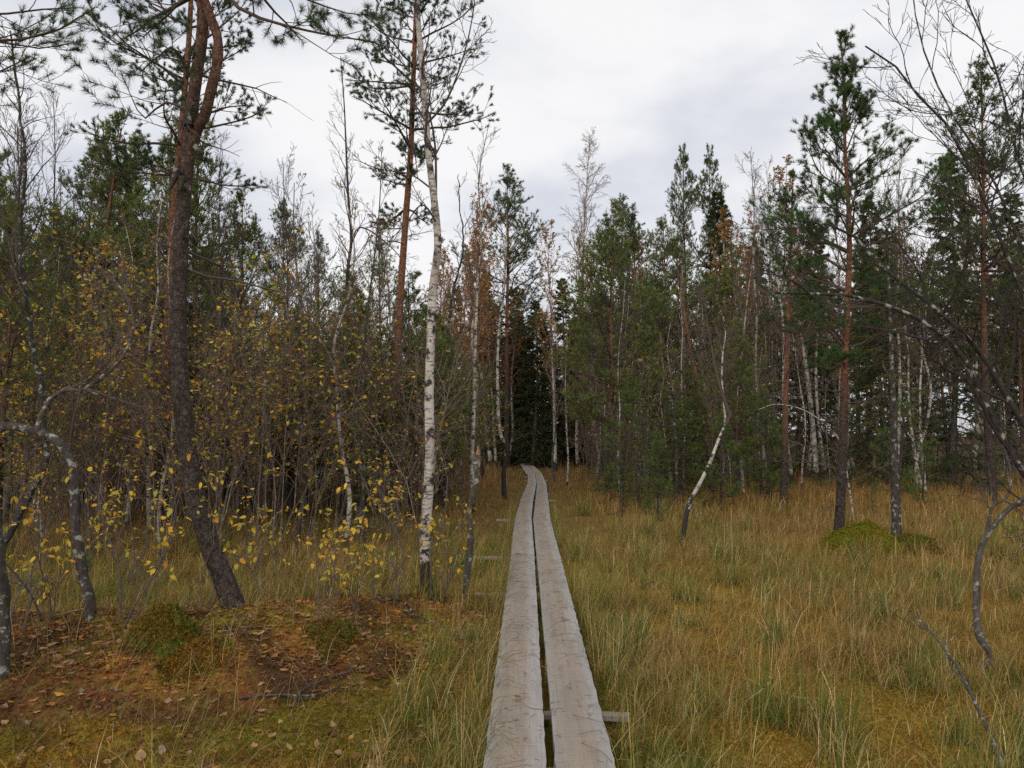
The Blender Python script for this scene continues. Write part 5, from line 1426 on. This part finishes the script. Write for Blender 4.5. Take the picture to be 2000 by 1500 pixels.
STRAW = np.array([(0.45, 0.315, 0.105), (0.33, 0.20, 0.06), (0.22, 0.115, 0.036), (0.20, 0.20, 0.036), (0.085, 0.125, 0.024), (0.60, 0.47, 0.26)])

def sedge(seed, n, rmin, rmax, hm, wm, seg, power=1.0, half=0.78):
    rng = np.random.default_rng(seed)
    r = np.sqrt(rmin ** 2 + (rmax ** 2 - rmin ** 2) * rng.random(n) ** power)
    th = rng.uniform(-half, half, n)
    x, y = r * np.sin(th), r * np.cos(th)
    # blades grow in tufts: pull two thirds of them towards tuft centres
    tuft = rng.random(n) < 0.6
    cell = 0.22 + 0.01 * r
    cx = np.floor(x / cell); cy = np.floor(y / cell)
    jx = np.sin(cx * 127.1 + cy * 311.7) * 43758.5453; jy = np.sin(cx * 269.5 + cy * 183.3) * 43758.5453
    tx = (cx + (jx - np.floor(jx))) * cell; ty = (cy + (jy - np.floor(jy))) * cell
    x = np.where(tuft, tx + (x - tx) * 0.30, x); y = np.where(tuft, ty + (y - ty) * 0.30, y)
    # density by place
    den = 0.35 + 0.65 * sstep(0.32, 0.6, n2(x, y, 0.9, 71))
    moss = sstep(0.46, 0.62, n2(x, y, 0.9, 81)) * (1 - sstep(7, 10, r)) * (x > 0.5)
    den = den * (1 - 0.74 * moss)
    mound = np.clip(bump(x, y, -2.75, 5.35, 2.5, 1.55, 1.6) + bump(x, y, -1.3, 6.5, 1.7, 1.5, 1.6), 0, 1)
    leftfront = sstep(-0.55, -0.95, x) * (1 - sstep(6.2, 7.2, y))
    den = den * (1 - 0.80 * sstep(0.2, 0.7, mound)) * (1 - 0.84 * leftfront)
    den = den * (1 - 0.65 * sstep(-2, -5, x) * sstep(14, 19, y))
    den = np.where((x > 4.2) & (x < 6.4) & (np.abs(y - 11.8) < 0.8), den * 0.3, den)
    b = np.abs(x - board_x(y))
    keep = (rng.random(n) < den) & (b > 0.325) & (y > 1.2)
    x, y, r, b = x[keep], y[keep], r[keep], b[keep]
    n = len(x)
    g1 = n2(x, y, 0.55, 91); g2 = n2(x, y, 2.0, 95)
    pg = np.clip(0.30 + 1.1 * (g1 - 0.45) + 0.5 * (g2 - 0.5), 0.05, 0.75) * (1 - 0.55 * sstep(7, 18, r))
    pg = np.where(b < 0.65, pg + 0.22, pg)
    isg = rng.random(n) < pg
    wd = np.array([0.24, 0.34, 0.34, 0, 0, 0.08]); wg = np.array([0.05, 0.1, 0, 0.5, 0.35, 0])
    ci = np.where(isg, rng.choice(6, n, p=wg / wg.sum()), rng.choice(6, n, p=wd / wd.sum()))
    col = STRAW[ci] * (1 + 0.16 * rng.normal(size=(n, 1)))
    warm = sstep(10, 22, r)[:, None]
    col = np.clip(col * (1 - warm * np.array([0.08, 0.18, 0.25])), 0.01, 0.8)
    hh = hm * rng.uniform(0.4, 1.3, n) * (0.45 + 1.1 * n2(x, y, 1.6, 111)) * (0.75 + 0.5 * g2)
    hh = np.where((r > 12) & (b < 1.3), hh * 0.45, hh)
    ww = wm * rng.uniform(0.6, 1.3, n)
    lf = sstep(-0.5, -1.0, x) * (1 - sstep(5.6, 6.8, y))
    hh = hh * (1 - 0.5 * lf)
    return blades(rng, x, y, hh, ww, col, seg, 0.42, 1.5)

g = Geo()
for a in ((401, 170000, 1.6, 7.5, 0.235, 0.0036, 5), (402, 120000, 7.0, 14.0, 0.29, 0.0055, 3), (403, 110000, 13.5, 26.0, 0.34, 0.0085, 2), (404, 60000, 25.0, 46.0, 0.40, 0.018, 1)):
    V, Q, T, c = sedge(*a); g.add(V, Q, T, c)
tag(obj('sedge', g.mesh('sedge', M_GRASS, False)), 'tawny and green sedge covering the open bog', 'sedge', kind='stuff')

# green tussocks standing in the sedge
rt = np.random.default_rng(515); tx, ty, tc_ = [], [], []
while len(tx) < 120:
    r_ = 3.4 + 13 * rt.random() ** 1.3; a_ = rt.uniform(-0.62, 0.62); x, y = r_ * math.sin(a_), r_ * math.cos(a_)
    if abs(x - float(board_x(y))) < 0.5 or (x < -0.6 and y < 7.4 and rt.random() < 0.95): continue
    tx.append(x); ty.append(y)
tx, ty = np.array(tx), np.array(ty)
cnt = 130; sz = np.repeat(rt.uniform(0.5, 1.2, len(tx)), cnt)
x = np.repeat(tx, cnt) + rt.normal(0, 0.075, len(sz)) * sz; y = np.repeat(ty, cnt) + rt.normal(0, 0.075, len(sz)) * sz
k = np.abs(x - board_x(y)) > 0.33; x, y, sz = x[k], y[k], sz[k]
col = pick(rt, STRAW, (1.2, 1, .3, 3, 4, .5), len(x))
V, Q, T, c = blades(rt, x, y, rt.uniform(0.2, 0.52, len(x)) * sz, 0.0032 + 0.0004 * y, col, 4, 0.42, 1.1)
g = Geo(); g.add(V, Q, T, c)
tag(obj('sedge_tussocks', g.mesh('sedge_tussocks', M_GRASS, False)), 'green sedge tussocks standing in the tawny sedge', 'sedge', kind='stuff')

# tall blades along the plank edges and in the gap
rg = np.random.default_rng(444)
n = 5200; y = 2.4 + 15 * rg.random(n) ** 1.5; side = np.where(rg.random(n) < 0.5, -1, 1)
el = np.interp(y, _edge[0][:, 1], _edge[0][:, 0]); er = np.interp(y, _edge[3][:, 1], _edge[3][:, 0])
x = np.where(side < 0, el - 0.02 - np.abs(rg.normal(0, 0.10, n)), er + 0.02 + np.abs(rg.normal(0, 0.10, n)))
k = rg.random(n) < (0.25 + 0.75 * sstep(0.4, 0.6, n2(x, y, 1.4, 99))); x, y = x[k], y[k]; n = len(x)
g = Geo(); V, Q, T, c = blades(rg, x, y, rg.uniform(0.22, 0.5, n), rg.uniform(0.002, 0.004, n), pick(rg, STRAW, (2, 2, 1, 3, 4, 1), n), 5, 0.3, 1.0); g.add(V, Q, T, c)
n = 420; y = 2.6 + 8 * rg.random(n); x = (np.interp(y, _edge[1][:, 1], _edge[1][:, 0]) + np.interp(y, _edge[2][:, 1], _edge[2][:, 0])) / 2 + rg.normal(0, 0.006, n)
k = n2(0 * y, y, 2.3, 13) > 0.5; x, y = x[k], y[k]; n = len(x)
V, Q, T, c = blades(rg, x, y, rg.uniform(0.17, 0.27, n), rg.uniform(0.002, 0.004, n), pick(rg, STRAW, (1, 1, 0, 3, 4, 0), n), 3, 0.10, 0.15); g.add(V, Q, T, c)
n = 80; y = 2.7 + 7 * rg.random(n) ** 1.2; sd_ = np.where(rg.random(n) < 0.75, 0, 3)
x = np.where(sd_ == 0, np.interp(y, _edge[0][:, 1], _edge[0][:, 0]) - 0.02, np.interp(y, _edge[3][:, 1], _edge[3][:, 0]) + 0.02)
K = 8; X = np.empty((n, K, 3)); X[:, 0] = np.stack([x, y, np.full(n, 0.02)], -1)
hd = np.stack([np.where(sd_ == 0, 1, -1) * rg.uniform(0.3, 1, n), rg.normal(0, 0.6, n), np.zeros(n)], -1); hd = nrm(hd); L = rg.uniform(0.25, 0.5, n); an = rg.uniform(1.2, 1.5, n)
for k in range(1, K):
    X[:, k] = X[:, k - 1] + (hd * np.cos(an)[:, None] + np.array([0, 0, 1.0]) * np.sin(an)[:, None]) * (L / (K - 1))[:, None]
    an = an - rg.uniform(0.25, 0.5, n); hd = nrm(hd + rg.normal(0, 0.15, hd.shape) * np.array([1, 1, 0]))
X[:, 3:, 2] = np.maximum(X[:, 3:, 2], BOARD_H + 0.025)
V, Q = tubes(X, np.full((n, K), 0.0013), 3); g.add(V, Q, None, np.repeat(pick(rg, [(0.20, 0.10, 0.05), (0.10, 0.13, 0.03), (0.30, 0.20, 0.10)], (3, 2, 1), n), K * 3, 0))
tag(obj('edge_grass', g.mesh('edge_grass', M_GRASS, False)), 'green and dry grass hanging over the boardwalk edges', 'grass', kind='stuff')

# long pale straws on the mound
n = 900; x = rg.normal(-2.2, 1.1, n); y = rg.normal(5.0, 0.6, n)
g = Geo(); V, Q, T, c = blades(rg, x, y, rg.uniform(0.15, 0.55, n), rg.uniform(0.002, 0.0035, n), pick(rg, [(0.42, 0.31, 0.18), (0.34, 0.2, 0.1), (0.1, 0.12, 0.03)], (4, 2, 1), n), 5, 1.0, 1.2); g.add(V, Q, T, c)
tag(obj('dry_straw', g.mesh('dry_straw', M_GRASS, False)), 'long pale straws drooping over the red mound', 'dry straw', kind='stuff')

# low heath sprigs growing through the litter
n = 620; x = np.concatenate([rg.normal(-2.6, 1.0, n // 2), rg.normal(-1.4, 0.7, n - n // 2)]); y = np.concatenate([rg.normal(5.4, 0.55, n // 2), rg.normal(6.3, 0.5, n - n // 2)])
k = (np.abs(x - board_x(y)) > 0.45) & (n2(x, y, 2.6, 63) > 0.47); x, y = x[k], y[k]; n = len(x)
X = np.empty((n, 4, 3)); X[:, 0] = np.column_stack([x, y, H(x, y) - 0.01]); d = nrm(rg.normal(0, 0.5, (n, 3)) + np.array([0, 0, 1.0])); L = rg.uniform(0.04, 0.13, n)
for k in range(1, 4): d = nrm(d + rg.normal(0, 0.2, d.shape)); X[:, k] = X[:, k - 1] + d * (L / 3)[:, None]
g = Geo(); V, Q = tubes(X, np.full((n, 4), 0.0018), 3); g.add(V, Q, None, (0.09, 0.05, 0.035))
P = np.concatenate([X[:, 1], X[:, 2], X[:, 3], X[:, 3]]); V, T, c = leaves(rg, P, np.full(len(P), 0.022), pick(rg, [(0.10, 0.12, 0.03), (0.16, 0.14, 0.03), (0.20, 0.06, 0.03)], (3, 2, 1), len(P)), droop=-0.2); g.add(V, None, T, c)
tag(obj('heath_sprigs', g.mesh('heath_sprigs', M_LEAF, False)), 'low heath sprigs growing through the leaf litter', 'heath', kind='stuff')

# sphagnum sprigs over the near ground
n = 95000; r = np.sqrt(3.0 ** 2 + (8.0 ** 2 - 9) * rg.random(n) ** 1.2); th = rg.uniform(-0.72, 0.72, n); x, y = r * np.sin(th), r * np.cos(th)
k = np.abs(x - board_x(y)) > 0.31; x, y = x[k], y[k]; n = len(x)
A = np.column_stack([x, y, H(x, y) - 0.004]); d = nrm(rg.normal(0, 0.35, (n, 3)) + np.array([0, 0, 1.0]))
V, T, c = needles(rg, A, A + d * 0.026, 3, 0.022, 0.007, (1, 1, 1), 1.1, 0.38)
c = c * np.repeat(ground_color(x, y) * 1.25, 9, axis=0); g = Geo(); g.add(V, None, T, np.clip(c, 0.004, 0.8))
tag(obj('sphagnum_moss', g.mesh('sphagnum_moss', M_MOSS, False)), 'ochre and red sphagnum moss carpeting the near ground', 'moss', kind='stuff')
